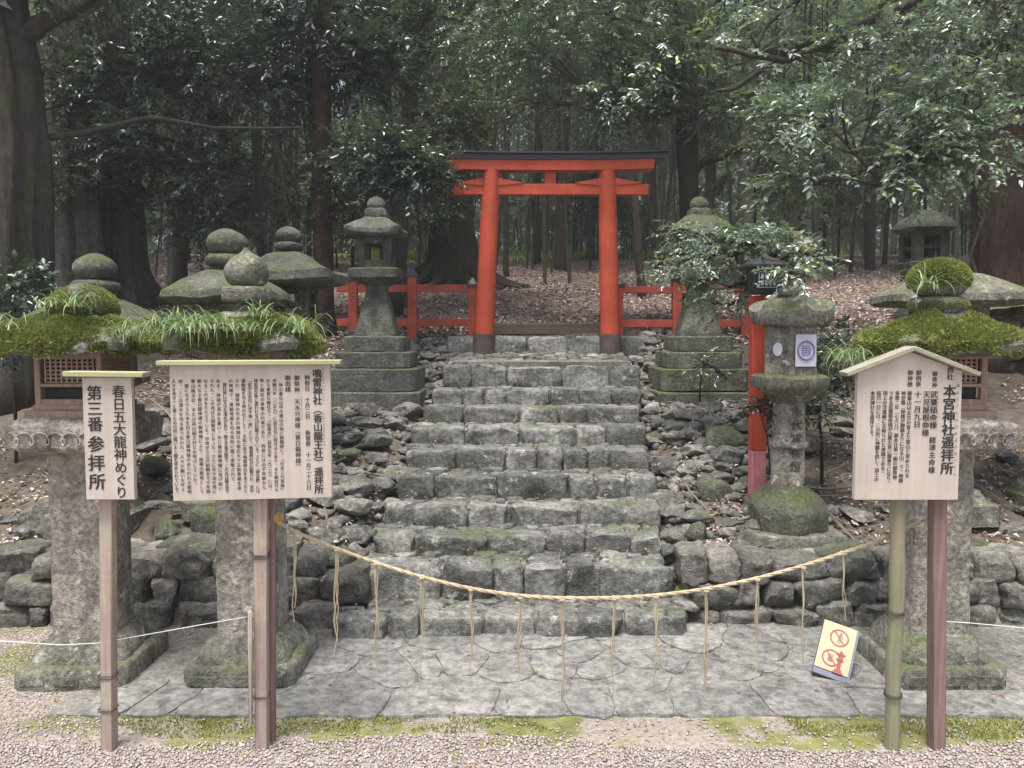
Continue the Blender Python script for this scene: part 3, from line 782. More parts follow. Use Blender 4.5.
# ------------------------------------------------------------------ lanterns
def sq_ring(n, hw, hd, e):
    t = (np.arange(n) + .5) / n * 2 * math.pi
    c, s = np.cos(t), np.sin(t)
    r = (np.abs(c) ** e + np.abs(s) ** e) ** (-1 / e)
    return np.stack([c * r * hw, s * r * hd], -1)
def loft(mb, prof, n=40, e=10, lift=0, cx=0, cy=0, mat=0, sub=.05, sides=None, rot=0):
    """prof: (z, half width[, corner lift]); sides: regular polygon instead of a square"""
    P2 = []
    for i in range(len(prof)):
        p = tuple(prof[i]) + (0,) * (3 - len(prof[i]))
        P2.append(p)
        if i + 1 < len(prof):
            q = tuple(prof[i + 1]) + (0,) * (3 - len(prof[i + 1]))
            k = int(math.hypot(q[0] - p[0], q[1] - p[1]) / sub)
            for j in range(1, k): t = j / k; P2.append(tuple(p[a] + (q[a] - p[a]) * t for a in range(3)))
    V = []
    for z, hw, lf in P2:
        if sides:
            t = (np.arange(n)) / n * 2 * math.pi; a = 2 * math.pi / sides
            tt = (t + rot) % a - a / 2
            rr = math.cos(a / 2) / np.cos(tt); ring = np.stack([np.cos(t) * rr * hw, np.sin(t) * rr * hw], -1)
            cor = np.clip(np.abs(tt) / (a / 2), 0, 1) ** 4
        else:
            ring = sq_ring(n, hw, hw, e)
            cor = (np.abs(ring[:, 0] * ring[:, 1]) / max(hw * hw, 1e-9)) ** 3
        V.append(np.column_stack([ring[:, 0] + cx, ring[:, 1] + cy, np.full(n, z) + cor * lf]))
    k = len(V); V = np.concatenate(V); F = []
    for i in range(k - 1):
        for j in range(n):
            j2 = (j + 1) % n; F.append((i * n + j, i * n + j2, (i + 1) * n + j2, (i + 1) * n + j))
    V = np.concatenate([V, [[cx, cy, P2[0][0]], [cx, cy, P2[-1][0]]]])
    for j in range(n):
        j2 = (j + 1) % n; F.append((j2, j, k * n)); F.append(((k - 1) * n + j, (k - 1) * n + j2, k * n + 1))
    mb.add(V, F, mat); return mb
def lathe(mb, prof, n=28, cx=0, cy=0):
    if len(prof) > 3:
        P_ = np.array([p[:2] for p in prof]); Q_ = []
        for i in range(len(P_) - 1):
            a, b, c, d_ = P_[max(i - 1, 0)], P_[i], P_[i + 1], P_[min(i + 2, len(P_) - 1)]
            for t in (0, .25, .5, .75):
                Q_.append(.5 * (2 * b + (c - a) * t + (2 * a - 5 * b + 4 * c - d_) * t * t + (3 * b - a - 3 * c + d_) * t ** 3))
        Q_.append(P_[-1]); prof = [(float(q[0]), max(.002, float(q[1]))) for q in Q_]
    return loft(mb, prof, n, 2, cx=cx, cy=cy)

def carve(text, size, mat, parent, loc, gap=1.05, name='inscription', off=.0, rot=(math.pi / 2, 0, 0), ext=.0008):
    o = text_mesh([(text, 0, 0, size, off)], name, mat, parent, gap, ext)
    o.location = loc; o.rotation_euler = rot; return o
def text_mesh(cols_, name, mat, parent, gap=1.0, ext=.0006):
    """cols_: (string, x, ztop, char size, bold offset[, pitch]); vertical writing as one flat mesh in local XZ->XY"""
    vs_ = []; fs = []; base = 0
    dg = None
    for cdef in cols_:
        s, x, zt, size, off = cdef[:5]; pitch = cdef[5] if len(cdef) > 5 else size * gap
        VERT = {'（': '︵', '）': '︶', '『': '﹃', '』': '﹄', '「': '﹁', '」': '﹂'}
        for i, ch in enumerate(s):
            if ch in ' 　': continue
            key = ch
            if key not in GLY:
                cu = bpy.data.curves.new('t', 'FONT'); cu.body = VERT.get(ch, ch); cu.size = 1.0; cu.extrude = 0.0
                cu.resolution_u = 2; cu.align_x = 'CENTER'
                to = bpy.data.objects.new('t', cu); C.objects.link(to)
                bpy.context.view_layer.update()
                me = to.to_mesh(); v = np.array([q.co[:] for q in me.vertices]).reshape(-1, 3); f = [list(p.vertices) for p in me.polygons]
                to.to_mesh_clear(); bpy.data.objects.remove(to); bpy.data.curves.remove(cu)
                GLY[key] = (v, f)
            v, f = GLY[key]
            if len(v) == 0: continue
            v = v * size; dx = x; dy = zt - size * .86 - i * pitch
            if ch in '、。': dx += size * .45; dy += size * .45
            # thicken the stroke: the same glyph again a hair to the side
            for n_, (ox_, oy_) in enumerate([(0, 0)] if off <= 0 else [(-off, -off * .3), (off, off * .3)] if off < .0005 else [(-off, -off * .5), (off, -off * .4), (-off * .4, off * .5), (off * .5, off * .4)]):
                vs_.append(v + np.array([dx + ox_, dy + oy_, n_ * .00012])); fs += [[a + base for a in q] for q in f]; base += len(v)
    me = bpy.data.meshes.new(name); me.from_pydata(np.concatenate(vs_).tolist(), [], fs); me.update(); me.materials.append(mat)
    o = bpy.data.objects.new(name, me); C.objects.link(o)
    if parent: o.parent = parent
    return o
GLY = {}

def moss_cap(parent, hw, z0, z1, seed, n=26000, e=4, blades=True, h=.012, hd=None, over=.0):
    """lumpy moss cushion over a square roof: height field plus tiny blades"""
    hd = hd or hw; G = 46
    u = np.linspace(-1, 1, G); U, V_ = np.meshgrid(u, u)
    def hf(a, b):
        r = (np.abs(a) ** e + np.abs(b) ** e) ** (1 / e)
        prof = np.clip(1 - r ** 2.0, 0, 1) ** .62
        nz = fbm(np.stack([a * 3 + seed, b * 3, a * 0 + seed], -1), 3, seed)
        return z0 + (z1 - z0) * prof * (1 + .28 * nz) + .018 * nz * (r < 1) , r
    # map square grid to rounded square
    r0 = np.maximum(np.abs(U), np.abs(V_)); rr = (np.abs(U) ** e + np.abs(V_) ** e) ** (1 / e)
    A = np.where(rr > 0, U * r0 / np.maximum(rr, 1e-6), 0); B_ = np.where(rr > 0, V_ * r0 / np.maximum(rr, 1e-6), 0)
    Z, r = hf(A, B_)
    edge = r0 > .999
    jit = 1 + .08 * fbm(np.stack([A * 4, B_ * 4, A * 0 + seed], -1), 2, seed + 3)
    X, Y = A * hw * jit, B_ * hd * jit
    Z = np.where(edge, z0 - .020 - over + .040 * fbm(np.stack([A * 9, B_ * 9, A * 0 + seed], -1), 2, seed + 5), Z)
    idx = np.arange(G * G).reshape(G, G)
    F = np.stack([idx[:-1, :-1], idx[:-1, 1:], idx[1:, 1:], idx[1:, :-1]], -1).reshape(-1, 4)
    o = np_obj('moss', np.stack([X, Y, Z], -1).reshape(-1, 3), F, M['leaf_mossbase'], parent, smooth=True)
    if blades:
        rg_ = np.random.default_rng(seed)
        a = rg_.uniform(-1, 1, n); b = rg_.uniform(-1, 1, n); r = (np.abs(a) ** e + np.abs(b) ** e) ** (1 / e)
        k = r < .99; a, b, r = a[k], b[k], r[k]
        z, _ = hf(a, b)
        nr = np.stack([a * r ** 3, b * r ** 3, np.full(len(a), .6)], -1); nr /= np.linalg.norm(nr, axis=1, keepdims=True)
        nrim = n // 3; th = rg_.uniform(0, 2 * math.pi, nrim); ca, sa = np.cos(th), np.sin(th); rr2 = (np.abs(ca) ** e + np.abs(sa) ** e) ** (-1 / e)
        ja = 1 + .08 * fbm(np.stack([ca * rr2 * 4, sa * rr2 * 4, ca * 0 + seed], -1), 2, seed + 3)
        ra, rb = ca * rr2, sa * rr2
        rz_ = z0 + .012 - rg_.random(nrim) * (.040 + over + .03 * fbm(np.stack([ca * 6, sa * 6, ca * 0 + seed], -1), 2, seed + 5))
        pr = np.stack([ra * hw * ja, rb * hd * ja, rz_], -1); nrr = np.stack([ra, rb, np.full(nrim, -.25)], -1)
        pos_ = np.concatenate([np.stack([a * hw, b * hd, z - .002], -1), pr]); nr = np.concatenate([nr, nrr])
        kk_ = fbm(pos_ * 9 + seed, 2, seed + 11) > -.50; pos_ = pos_[kk_]; nr = nr[kk_]
        V, Fc = moss_blades(len(pos_), pos_, nr, h, seed)
        sub = np_obj('moss_tufts', V, Fc, M['moss'], o)
    return o, hf

def ball_moss(parent, c, r, squash, seed, n=9000, h=.012, zmin=-.3):
    rg_ = np.random.default_rng(seed); d_ = rand_unit(rg_, n); d_ = d_[d_[:, 2] > zmin]
    p = d_ * np.array([r, r, r * squash]) + np.array(c)
    V, F = moss_blades(len(d_), p, d_, h, seed)
    return np_obj('moss_tufts', V, F, M['moss'], parent)

def lattice_panel(mb, w, h, nx_, nz_, t, c, axis):
    # thin slats crossing, in plane x-z (axis 0) or y-z (axis 1)
    for i in range(nx_ + 1):
        o_ = -w / 2 + w * i / nx_
        if axis == 0: mb.box((c[0] + o_, c[1], c[2]), (t, t, h))
        else: mb.box((c[0], c[1] + o_, c[2]), (t, t, h))
    for j in range(nz_ + 1):
        o_ = -h / 2 + h * j / nz_
        if axis == 0: mb.box((c[0], c[1] + .0015, c[2] + o_), (w, t * .7, t))
        else: mb.box((c[0] + .0015, c[1], c[2] + o_), (t * .7, w, t))

def front_lantern(label, x, y, seed, finial):
    t = thing('stone_lantern', label, 'stone lantern', (x, y, 0))
    g, gm = M['granite'], M['granite_mossy']
    mb = MB(); loft(mb, [(0, .245), (.085, .245), (.096, .238), (.10, .225)], 48, 16)
    for sx in (-1, 0, 1): mb.box((sx * .15, -.2445, .045), (.11, .008, .045), bevel=.003)
    mb.build('foot_slab', M['granite_mossy'], t, noise=(.006, 9, seed))
    mb = MB(); loft(mb, [(.09, .21), (.12, .205), (.17, .175), (.20, .155)], 48, 6); mb.build('base', M['granite_mossy'], t, noise=(.02, 8, seed + 1))
    mb = MB(); loft(mb, [(.18, .135), (.19, .130), (.60, .126), (1.035, .127), (1.04, .12)], 48, 16, sub=.04); mb.build('shaft', g, t, noise=(.006, 12, seed + 2))
    mb = MB(); loft(mb, [(1.03, .16), (1.05, .225), (1.065, .248), (1.15, .254), (1.165, .248), (1.175, .23), (1.19, .20)], 48, 12, sub=.03)
    plat = mb.build('platform', g, t, noise=(.008, 10, seed + 3))
    # scrolls carved on the platform front
    mb = MB()
    mb.tube([(-.20 + .40 * u_ + .022 * math.sin(u_ * 38), -.256, 1.108 + .026 * math.cos(u_ * 38)) for u_ in np.linspace(0, 1, 90)], .0042, 5)
    mb.build('carved_scroll', g, plat)
    # wooden fire box with lattice windows
    wd = M['lattice']
    mb = MB(); mb.box((0, 0, 1.203), (.36, .36, .035), bevel=.004); mb.box((0, 0, 1.232), (.31, .31, .025), bevel=.003)
    mb.build('sill', wd, t)
    mb = MB()
    for sx in (-1, 1):
        for sy in (-1, 1): mb.box((sx * .135, sy * .135, 1.36), (.026, .026, .24), bevel=.002)
    for z_, s_ in ((1.256, .025), (1.33, .014), (1.462, .03)):
        for q in (-1, 1):
            mb.box((0, q * .1362, z_), (.244, .02, s_)); mb.box((q * .1362, 0, z_), (.02, .244, s_))
    mb.build('fire_box', wd, t)
    mb = MB(); mb.box((0, 0, 1.36), (.235, .235, .22)); mb.build('shade_block', M['dark_in'], t)  # solid near-black block standing for the shade behind the lattice
    for ax, c in ((0, (0, -.134, 1.395)), (0, (0, .134, 1.395)), (1, (-.134, 0, 1.395)), (1, (.134, 0, 1.395))):
        mb = MB(); lattice_panel(mb, .21, .105, 9, 6, .0075, c, ax); mb.build('lattice', wd, t, smooth=False)
    # roof
    mb = MB(); loft(mb, [(1.468, .19), (1.462, .26, .02), (1.472, .292, .03), (1.505, .298, .03), (1.535, .28, .03), (1.575, .23), (1.615, .13), (1.66, .09)], 56, 7, sub=.04)
    mb.build('roof', gm, t, noise=(.012, 8, seed + 4))
    moss, hf = moss_cap(t, .302, 1.515, 1.64, seed, 42000, h=.016, over=.012)
    fm = M['granite_mossy']
    if finial == 'onion':
        mb = MB(); lathe(mb, [(1.62, .07), (1.69, .06)]); lathe(mb, [(1.69, .07), (1.70, .105), (1.73, .112), (1.76, .105), (1.77, .07)])
        mb.build('neck_ring', fm, t, noise=(.008, 12, seed))
        mb = MB(); lathe(mb, [(1.765, .05), (1.785, .085), (1.82, .098), (1.855, .094), (1.89, .07), (1.915, .035), (1.93, .017), (1.945, .012)], 32)
        mb.build('jewel', M['granite_mossy'], t, noise=(.006, 10, seed))
    elif finial == 'knob':
        mb = MB(); lathe(mb, [(1.60, .09), (1.65, .075)]); lathe(mb, [(1.645, .08), (1.655, .11), (1.69, .12), (1.715, .11), (1.725, .07)])
        rg_ = mb.build('neck_ring', fm, t, noise=(.008, 12, seed)); ball_moss(rg_, (0, 0, 1.685), .118, .35, seed + 8, 5000)
        mb = MB(); lathe(mb, [(1.72, .06), (1.74, .10), (1.80, .12), (1.85, .10), (1.885, .05), (1.893, .01)], 32)
        j = mb.build('jewel', fm, t, noise=(.01, 10, seed)); ball_moss(j, (0, 0, 1.80), .122, .72, seed + 9, 16000, .014, -.35)
    else:
        mb = MB(); lathe(mb, [(1.58, .10), (1.64, .13), (1.70, .135), (1.745, .10), (1.77, .04), (1.775, .01)], 32)
        j = mb.build('jewel', fm, t, noise=(.014, 9, seed)); ball_moss(j, (0, 0, 1.67), .14, .72, seed + 9, 16000, .012, -.4)
    return t
front_lantern('leftmost front stone lantern with bright moss roof, behind the narrow white sign', -1.94, 3.55, 31, 'lump')
front_lantern('stone lantern behind the large notice board, pale onion-shaped jewel above its grassy roof', -1.20, 3.55, 32, 'onion')
front_lantern('right front stone lantern behind the gabled board, mossy ball on its moss roof', 1.93, 3.55, 33, 'knob')

# --- lanterns behind the front row
def plain_lantern(label, x, y, zt_box, s=1.0, seed=1, roof='flare', mat='granite_grey', jewel=True, matr=None, hbox=.26, wroof=.37, js=1.0):
    """zt_box: world height of the roof underside"""
    z0 = Hs(x, y) - .05
    t = thing('stone_lantern', label, 'stone lantern', (x, y, z0)); m = M[mat]; mr = M[matr or mat]
    zb = zt_box - z0; fb = zb - hbox * s; pl = fb - .10 * s
    mb = MB(); loft(mb, [(0, .25 * s), (.12, .25 * s), (.13, .2 * s), (.2, .16 * s)], 40, 10); mb.build('base', m, t, noise=(.01, 8, seed))
    mb = MB(); loft(mb, [(.17, .125 * s), (pl + .02, .115 * s)], 40, 8); mb.build('shaft', m, t, noise=(.006, 9, seed + 1))
    mb = MB(); loft(mb, [(pl, .14 * s), (pl + .04, .23 * s), (fb - .01, .235 * s), (fb, .2 * s)], 40, 10, sub=.03); mb.build('platform', m, t, noise=(.007, 9, seed + 2))
    mb = MB()
    q = .165 * s
    for sx in (-1, 1):
        for sy in (-1, 1): mb.box((sx * q * .74, sy * q * .74, (fb + zb) / 2), (q * .52, q * .52, zb - fb + .02), bevel=.006)
    mb.box((0, 0, fb + .015 * s), (q * 1.9, q * 1.9, .05 * s), bevel=.004); mb.box((0, 0, zb - .02 * s), (q * 1.94, q * 1.94, .06 * s), bevel=.004)
    mb.box((0, 0, fb + hbox * s * .48), (q * 1.86, q * 1.86, .03 * s), bevel=.003)
    mb.build('fire_box', m, t, noise=(.004, 9, seed + 3))
    mb = MB()
    if roof == 'flare':
        loft(mb, [(zb - .01, .2 * s), (zb, wroof * .92 * s, .02), (zb + .02 * s, wroof * s, .05 * s), (zb + .075 * s, wroof * s, .055 * s), (zb + .10 * s, wroof * .85 * s, .03), (zb + .15 * s, wroof * .55 * s), (zb + .21 * s, wroof * .36 * s), (zb + .23 * s, .08 * s)], 56, 8, sub=.035)
        top = zb + .22 * s
    else:
        loft(mb, [(zb - .01, .2 * s), (zb, wroof * .9 * s), (zb + .025 * s, wroof * s), (zb + .065 * s, wroof * .98 * s), (zb + .10 * s, wroof * .84 * s), (zb + .15 * s, wroof * .6 * s), (zb + .19 * s, wroof * .38 * s), (zb + .20 * s, .08 * s)], 56, 5, sub=.035)
        top = zb + .19 * s
    mb.build('roof', mr, t, noise=(.012, 7, seed + 4))
    if jewel:
        s = s * js
        mb = MB(); lathe(mb, [(top - .02, .09 * s), (top + .03 * s, .08 * s)]); lathe(mb, [(top + .03 * s, .09 * s), (top + .045 * s, .125 * s), (top + .08 * s, .135 * s), (top + .10 * s, .12 * s), (top + .115 * s, .08 * s)])
        mb.build('neck_ring', mr, t, noise=(.006, 10, seed + 5))
        mb = MB(); lathe(mb, [(top + .11 * s, .07 * s), (top + .125 * s, .10 * s), (top + .175 * s, .125 * s), (top + .225 * s, .105 * s), (top + .26 * s, .05 * s), (top + .272 * s, .01)], 30)
        mb.build('jewel', mr, t, noise=(.006, 9, seed + 6))
    return t
plain_lantern('grey stone lantern with a rounded mossy jewel, rising behind the leftmost front lantern', PX(98, 4.75), 4.75, PZ(330, 4.75), 1.0, 41, 'slab', 'granite_mossy', matr='granite_green', wroof=.33)
plain_lantern('stone lantern with a wide flat roof slab and domed jewel behind the onion-topped lantern', PX(230, 4.9), 4.9, PZ(303, 4.9), 1.0, 42, 'slab', 'granite_mossy', wroof=.34, matr='granite_green')
plain_lantern('dark grey stone lantern with flared roof corners, left of the reddish trunk', PX(291, 5.5), 5.5, PZ(286, 5.5), 1.0, 43, 'flare', 'granite_grey', wroof=.36, js=.72)
plain_lantern('grey stone lantern with a wide low roof behind the right front lantern', PX(946, 4.85), 4.85, PZ(306, 4.85), 1.0, 44, 'slab', 'granite_mossy', jewel=False, wroof=.38)
plain_lantern('stone lantern cut off by the right photo edge, only its roof rim in view', PX(1062, 4.9), 4.9, PZ(320, 4.9), 1.0, 45, 'flare', 'granite_mossy')
plain_lantern('small dark stone lantern far back on the right bank under the trees', PX(920, 8.8), 8.8, PZ(232, 8.8), 1.15, 46, 'slab', 'granite_grey', jewel=False, wroof=.235, hbox=.30)

# --- tiered lanterns beside the gate
def tier_lantern(label, px, d, ybase, seed, mat, bell=False):
    x = PX(px, d); z0 = PZ(ybase, d); s = d / F_PX            # metres per pixel
    t = thing('tiered_stone_lantern', label, 'stone lantern', (x, d, z0)); m = M[mat]
    Y = lambda py: (ybase - py) * s
    for a, b, hw in ((405, 389, 47), (388, 367, 42.5), (366, 351, 36), (350, 336, 29)):
        mb = MB(); loft(mb, [(Y(a) - (.25 if a == 405 else 0), hw * s), (Y(b) - .012, hw * s), (Y(b), hw * s - .012)], 48, 20); mb.build('tier', m, t, noise=(.008, 7, seed + a))
    mb = MB()
    loft(mb, [(Y(336.5), 20 * s), (Y(333), 20 * s), (Y(320), 17 * s), (Y(305), 13 * s), (Y(292), 10 * s), (Y(285), 10.5 * s)], 48, 10, sub=.03)
    sh = mb.build('shaft', m, t, noise=(.004, 9, seed))
    mb = MB(); loft(mb, [(Y(286), 12 * s), (Y(281), 20 * s), (Y(279), 24.5 * s), (Y(271), 25 * s), (Y(269.5), 22 * s)], 48, 10, sub=.03); mb.build('platform', m, t, noise=(.005, 9, seed + 1))
    mb = MB(); q = 16.5 * s; zb, zt = Y(270), Y(239)
    for sx in (-1, 1):
        for sy in (-1, 1): mb.box((sx * q * .76, sy * q * .76, (zb + zt) / 2), (q * .48, q * .48, zt - zb), bevel=.006)
    mb.box((0, 0, zb + .035), (q * 1.95, q * 1.95, .07), bevel=.005); mb.box((0, 0, zt - .03), (q * 1.95, q * 1.95, .06), bevel=.005)
    mb.build('fire_box', m, t, noise=(.004, 9, seed + 2))
    mb = MB()
    if not bell:
        loft(mb, [(Y(239.5), 18 * s), (Y(239), 26 * s, .02), (Y(237), 28.5 * s, .05), (Y(233), 28.5 * s, .05), (Y(229), 24 * s, .02), (Y(222), 14 * s), (Y(219), 10 * s), (Y(216), 6 * s)], 56, 8, sub=.03)
    else:
        loft(mb, [(Y(239.5), 18 * s), (Y(238), 30 * s, .02), (Y(235), 30 * s, .03), (Y(226), 24 * s), (Y(219), 15 * s), (Y(216), 7 * s)], 56, 8, sub=.03)
    mb.build('roof', m, t, noise=(.012, 8, seed + 3))
    mb = MB(); loft(mb, [(Y(221), 10 * s), (Y(218), 11.5 * s), (Y(212), 10.5 * s), (Y(210), 7 * s)], 40, 6); mb.build('neck_ring', m, t, noise=(.005, 9, seed))
    mb = MB(); lathe(mb, [(Y(212), 7 * s), (Y(209), 9 * s), (Y(205), 9 * s), (Y(201), 6.5 * s), (Y(199), 2 * s), (Y(198.5), .3 * s)], 28); mb.build('jewel', m, t, noise=(.004, 9, seed))
    return t, sh, s, Y
t, sh, s, Y = tier_lantern('tall dark stone lantern on four square tiers, left of the red gate', 378, 6.8, 405, 51, 'granite_grey')
def curve_follow(o, f):
    for v in o.data.vertices: v.co.y = f(v.co.x, v.co.z) if True else v.co.y
ins = text_mesh([('奉寄進', 0, 0, .075, .002)], 'inscription', M['dark_in'], sh, 1.12)
ins.location = (-.01, -13.5 * s - .01, Y(291)); ins.rotation_euler = (math.pi / 2 - .30, 0, 0)
t, sh, s, Y = tier_lantern('mossy stone lantern on four square tiers, right of the red gate, half hidden by leaves', 697, 6.9, 394, 52, 'granite_green', True)
for o_ in t.children:
    if o_.name.startswith('fire_box'): fbx = o_
def paper_seal(parent, c, w, h, name='paper', ring=True, rz=0):
    e_ = bpy.data.objects.new(name, None)
    mb = MB(); mb.box((0, 0, 0), (w, .003, h)); o = mb.build(name, M['paper'], parent, smooth=False); o.location = c; o.rotation_euler = (0, 0, rz)
    if ring:
        mb = MB(); r = w * .40
        pts = [(r * math.cos(a), -.004, r * math.sin(a)) for a in np.linspace(0, 2 * math.pi, 33)]
        mb.tube(pts, w * .045, 6); 
        for k in range(5): mb.box((0, -.0032, r * (.5 - .25 * k)), (r * 1.2 * (1 - .1 * abs(k - 2)), .002, w * .03))
        for k in (-1, 0, 1): mb.box((k * r * .4, -.0047, 0), (w * .022, .0012, r * 1.0))
        mb.build('crest', M['purple'], o, smooth=False)
    return o
mb = MB(); lathe(mb, [(-.004, .075), (.004, .075)], 24)
disc = mb.build('round_paper', M['paper'], t); disc.rotation_euler = (math.pi / 2, 0, 0); disc.location = (-.02, -.165, Y(252) + .05)
mb = MB(); mb.tube([(.05 * math.cos(a), .05 * math.sin(a), .006) for a in np.linspace(0, 6.283, 25)], .004, 5); mb.build('crest', M['purple'], disc)

# --- round shafted lantern
d = 4.62; s = d / F_PX; x = PX(790, d)
z0 = Hs(x, d) - .06
t = thing('round_shaft_stone_lantern', 'stone lantern with round ringed shaft and white crest paper, beside the red post', 'stone lantern', (x, d, z0))
Yw = lambda py: PZ(py, d) - z0
g, gm, gg = M['granite'], M['granite_mossy'], M['granite_green']
mb = MB(); loft(mb, [(Yw(600), 50 * s), (Yw(531), 48 * s), (Yw(526), 45 * s)], 48, 10); mb.build('foot_slab', gm, t, noise=(.018, 7, 1))
mb = MB(); loft(mb, [(Yw(530), 38 * s), (Yw(524), 40 * s), (Yw(507), 40 * s), (Yw(499), 35 * s), (Yw(492), 25 * s), (Yw(486), 18 * s)], 48, sides=6, rot=.5, sub=.03); mb.build('base', gg, t, noise=(.030, 6, 2))
mb = MB(); lathe(mb, [(Yw(489), 16.5 * s), (Yw(450), 16 * s), (Yw(448), 16 * s), (Yw(446), 18.5 * s), (Yw(443), 19 * s), (Yw(440), 18.5 * s), (Yw(438), 16 * s), (Yw(402), 15.5 * s), (Yw(398), 17 * s)], 40)
sh = mb.build('shaft', g, t, noise=(.004, 12, 3))
mb = MB(); loft(mb, [(Yw(403), 17 * s), (Yw(397), 22 * s), (Yw(388), 36 * s), (Yw(384), 39 * s), (Yw(377), 39 * s), (Yw(374), 33 * s)], 60, sides=6, rot=.5, sub=.03); mb.build('platform', gm, t, noise=(.01, 9, 4))
mb = MB(); loft(mb, [(Yw(376), 28 * s), (Yw(325), 28 * s), (Yw(322), 26 * s)], 60, sides=6, rot=R(-12) % R(60), sub=.03); fb = mb.build('fire_box', g, t, noise=(.004, 9, 5))
mb = MB(); loft(mb, [(Yw(326), 30 * s), (Yw(325), 38 * s, .0), (Yw(321), 41 * s, .03), (Yw(312), 41 * s, .05), (Yw(305), 33 * s, .03), (Yw(299), 20 * s), (Yw(296), 12 * s)], 60, sides=6, rot=.5, sub=.03)
mb.build('roof', gm, t, noise=(.016, 8, 6))
mb = MB(); lathe(mb, [(Yw(298), 9 * s), (Yw(294), 13 * s), (Yw(288), 12 * s), (Yw(285), 8 * s), (Yw(282), 11 * s), (Yw(276), 11 * s), (Yw(270), 6 * s), (Yw(267), 2 * s)], 28); mb.build('jewel', gm, t, noise=(.008, 9, 7))
# the paper sits on the hexagon face towards the camera
face_a = R(-90 + 6)
paper_seal(fb, (6.0 * s, -25.0 * s - .004, Yw(350)), 22 * s, 31 * s, rz=R(12))
mb = MB(); lathe(mb, [(-.003, 5.5 * s), (.003, 5.5 * s)], 20); dsc = mb.build('oval_paper', M['paper'], fb); dsc.rotation_euler = (math.pi / 2, 0, R(-48)); dsc.scale = (.9, 1.2, 1); dsc.location = (-18.4 * s, -16.8 * s - .004, Yw(349))
ins = text_mesh([('永代常夜燈', 0, 0, .068, .002)], 'inscription', M['granite_grey'], sh, 1.2)
rr = 16 * s + .006
def wrap(o, r):
    for v in o.data.vertices:
        a = v.co.x / r; v.co.x, v.co.z = math.sin(a) * r, math.cos(a) * r - r
wrap(ins, rr); ins.location = (.012, -rr, Yw(404)); ins.rotation_euler = (math.pi / 2, 0, 0)

# red leaning lamp post with black hanging lantern
dl = 4.95
t = thing('red_lamp_post', 'red leaning post faded pink at its foot, carrying a black lattice lantern', 'lamp post', tuple(P(757, 486, dl)))
b0 = P(757, 486, dl)
mb = MB(); top = P(758, 296, dl) - b0; lo = Vector((0, 0, -.25))
mid = P(757, 450, dl) - b0
prism(mb, lo, mid, .088, .088); mb.build('post_foot', plain_mat('faded_pink_paint', (.55, .20, .20), .7, var=.2), t)
mb = MB(); prism(mb, mid, top, .09, .09); mb.build('post', M['red'], t)
c = P(764, 282, dl - .06) - b0
mb = MB(); mb.box((c.x, c.y, c.z), (.17, .15, .15), bevel=.004); lb = mb.build('lantern_box', M['black'], t)
mb = MB(); mb.box((c.x, c.y - .078, c.z + .01), (.115, .006, .10))
mb.build('pane', M['metal_white'], lb, smooth=False)
mb = MB()
for k in range(5): mb.box((c.x - .05 + .025 * k, c.y - .083, c.z + .01), (.006, .006, .09))
for k in range(3): mb.box((c.x, c.y - .0845, c.z - .03 + .04 * k), (.11, .006, .006))
mb.build('grille', M['black'], lb, smooth=False)
mb = MB(); loft(mb, [(c.z + .075, .10), (c.z + .085, .14), (c.z + .10, .14), (c.z + .16, .02)], 32, 12, cx=c.x, cy=c.y); mb.build('lantern_roof', M['black'], t)
# weathered little gabled lamp roof behind
db = 6.0; c = P(785, 262, db)
t = thing('wooden_lamp', 'weathered wooden lamp with a small gabled roof, behind the leafy bush on the right', 'lamp', (c.x, db, Hs(c.x, db)))
zr = c.z - Hs(c.x, db)
mb = MB(); mb.box((0, 0, zr / 2 - .05), (.09, .09, zr), bevel=.004); mb.build('post', M['lattice'], t)
mb = MB(); mb.box((0, 0, zr - .02), (.22, .2, .16), bevel=.004); mb.build('lamp_box', M['dark_in'], t)
mb = MB()
for sx in (-1, 1): mb.box((0, sx * .10, zr + .12), (.38, .24, .022), rot=Matrix.Rotation(-sx * .5, 3, 'X'), bevel=.003)
mb.build('roof', M['tile'], t)

# ------------------------------------------------------------------ torii gate
d = 8.02; s = d / F_PX; x0 = PX(547.5, d)
zb = STAIR[9][1] + .115
t = thing('torii_gate', 'vermilion torii gate with a black top lintel at the head of the steps', 'gate', (x0, d, zb))
Yt = lambda py: PZ(py, d) - zb
for sx, xb, xt in ((-1, 483.5, 492), (1, 610, 605.5)):
    xb, xt = PX(xb, d) - x0, PX(xt, d) - x0
    mb = MB(); zt = Yt(168); n = 12
    mb.tube([(xb + (xt - xb) * k / n, 0, zt * k / n) for k in range(n + 1)], [.100 - .010 * k / n for k in range(n + 1)], 32)
    mb.build('pillar', M['red'], t)
    mb = MB(); zz = Yt(334); mb.tube([(xb, 0, -.06), (xb, 0, 0.0), (xb + (xt - xb) * zz / zt, 0, zz)], .112, 32); mb.build('foot_band', M['band'], t)
def curved_beam(mb, xa, xb_, z0, z1, dep, rise, slant, n=24, ydis=0):
    V = []; 
    for k in range(n + 1):
        u = k / n * 2 - 1; up = rise * abs(u) ** 2.6
        for zz, yy in ((z0, -dep), (z1, -dep), (z1, dep), (z0, dep)):
            ex = slant * u if zz == z1 else 0
            X = (xa + xb_) / 2 + u * (xb_ - xa) / 2 + ex
            V.append((X, yy, zz + up))
    F = []
    for k in range(n):
        for q in range(4):
            q2 = (q + 1) % 4; F.append((k * 4 + q, (k + 1) * 4 + q, (k + 1) * 4 + q2, k * 4 + q2))
    F.append((0, 1, 2, 3)); F.append((n * 4 + 3, n * 4 + 2, n * 4 + 1, n * 4))
    mb.add(V, F)
X_ = lambda px: PX(px, d) - x0
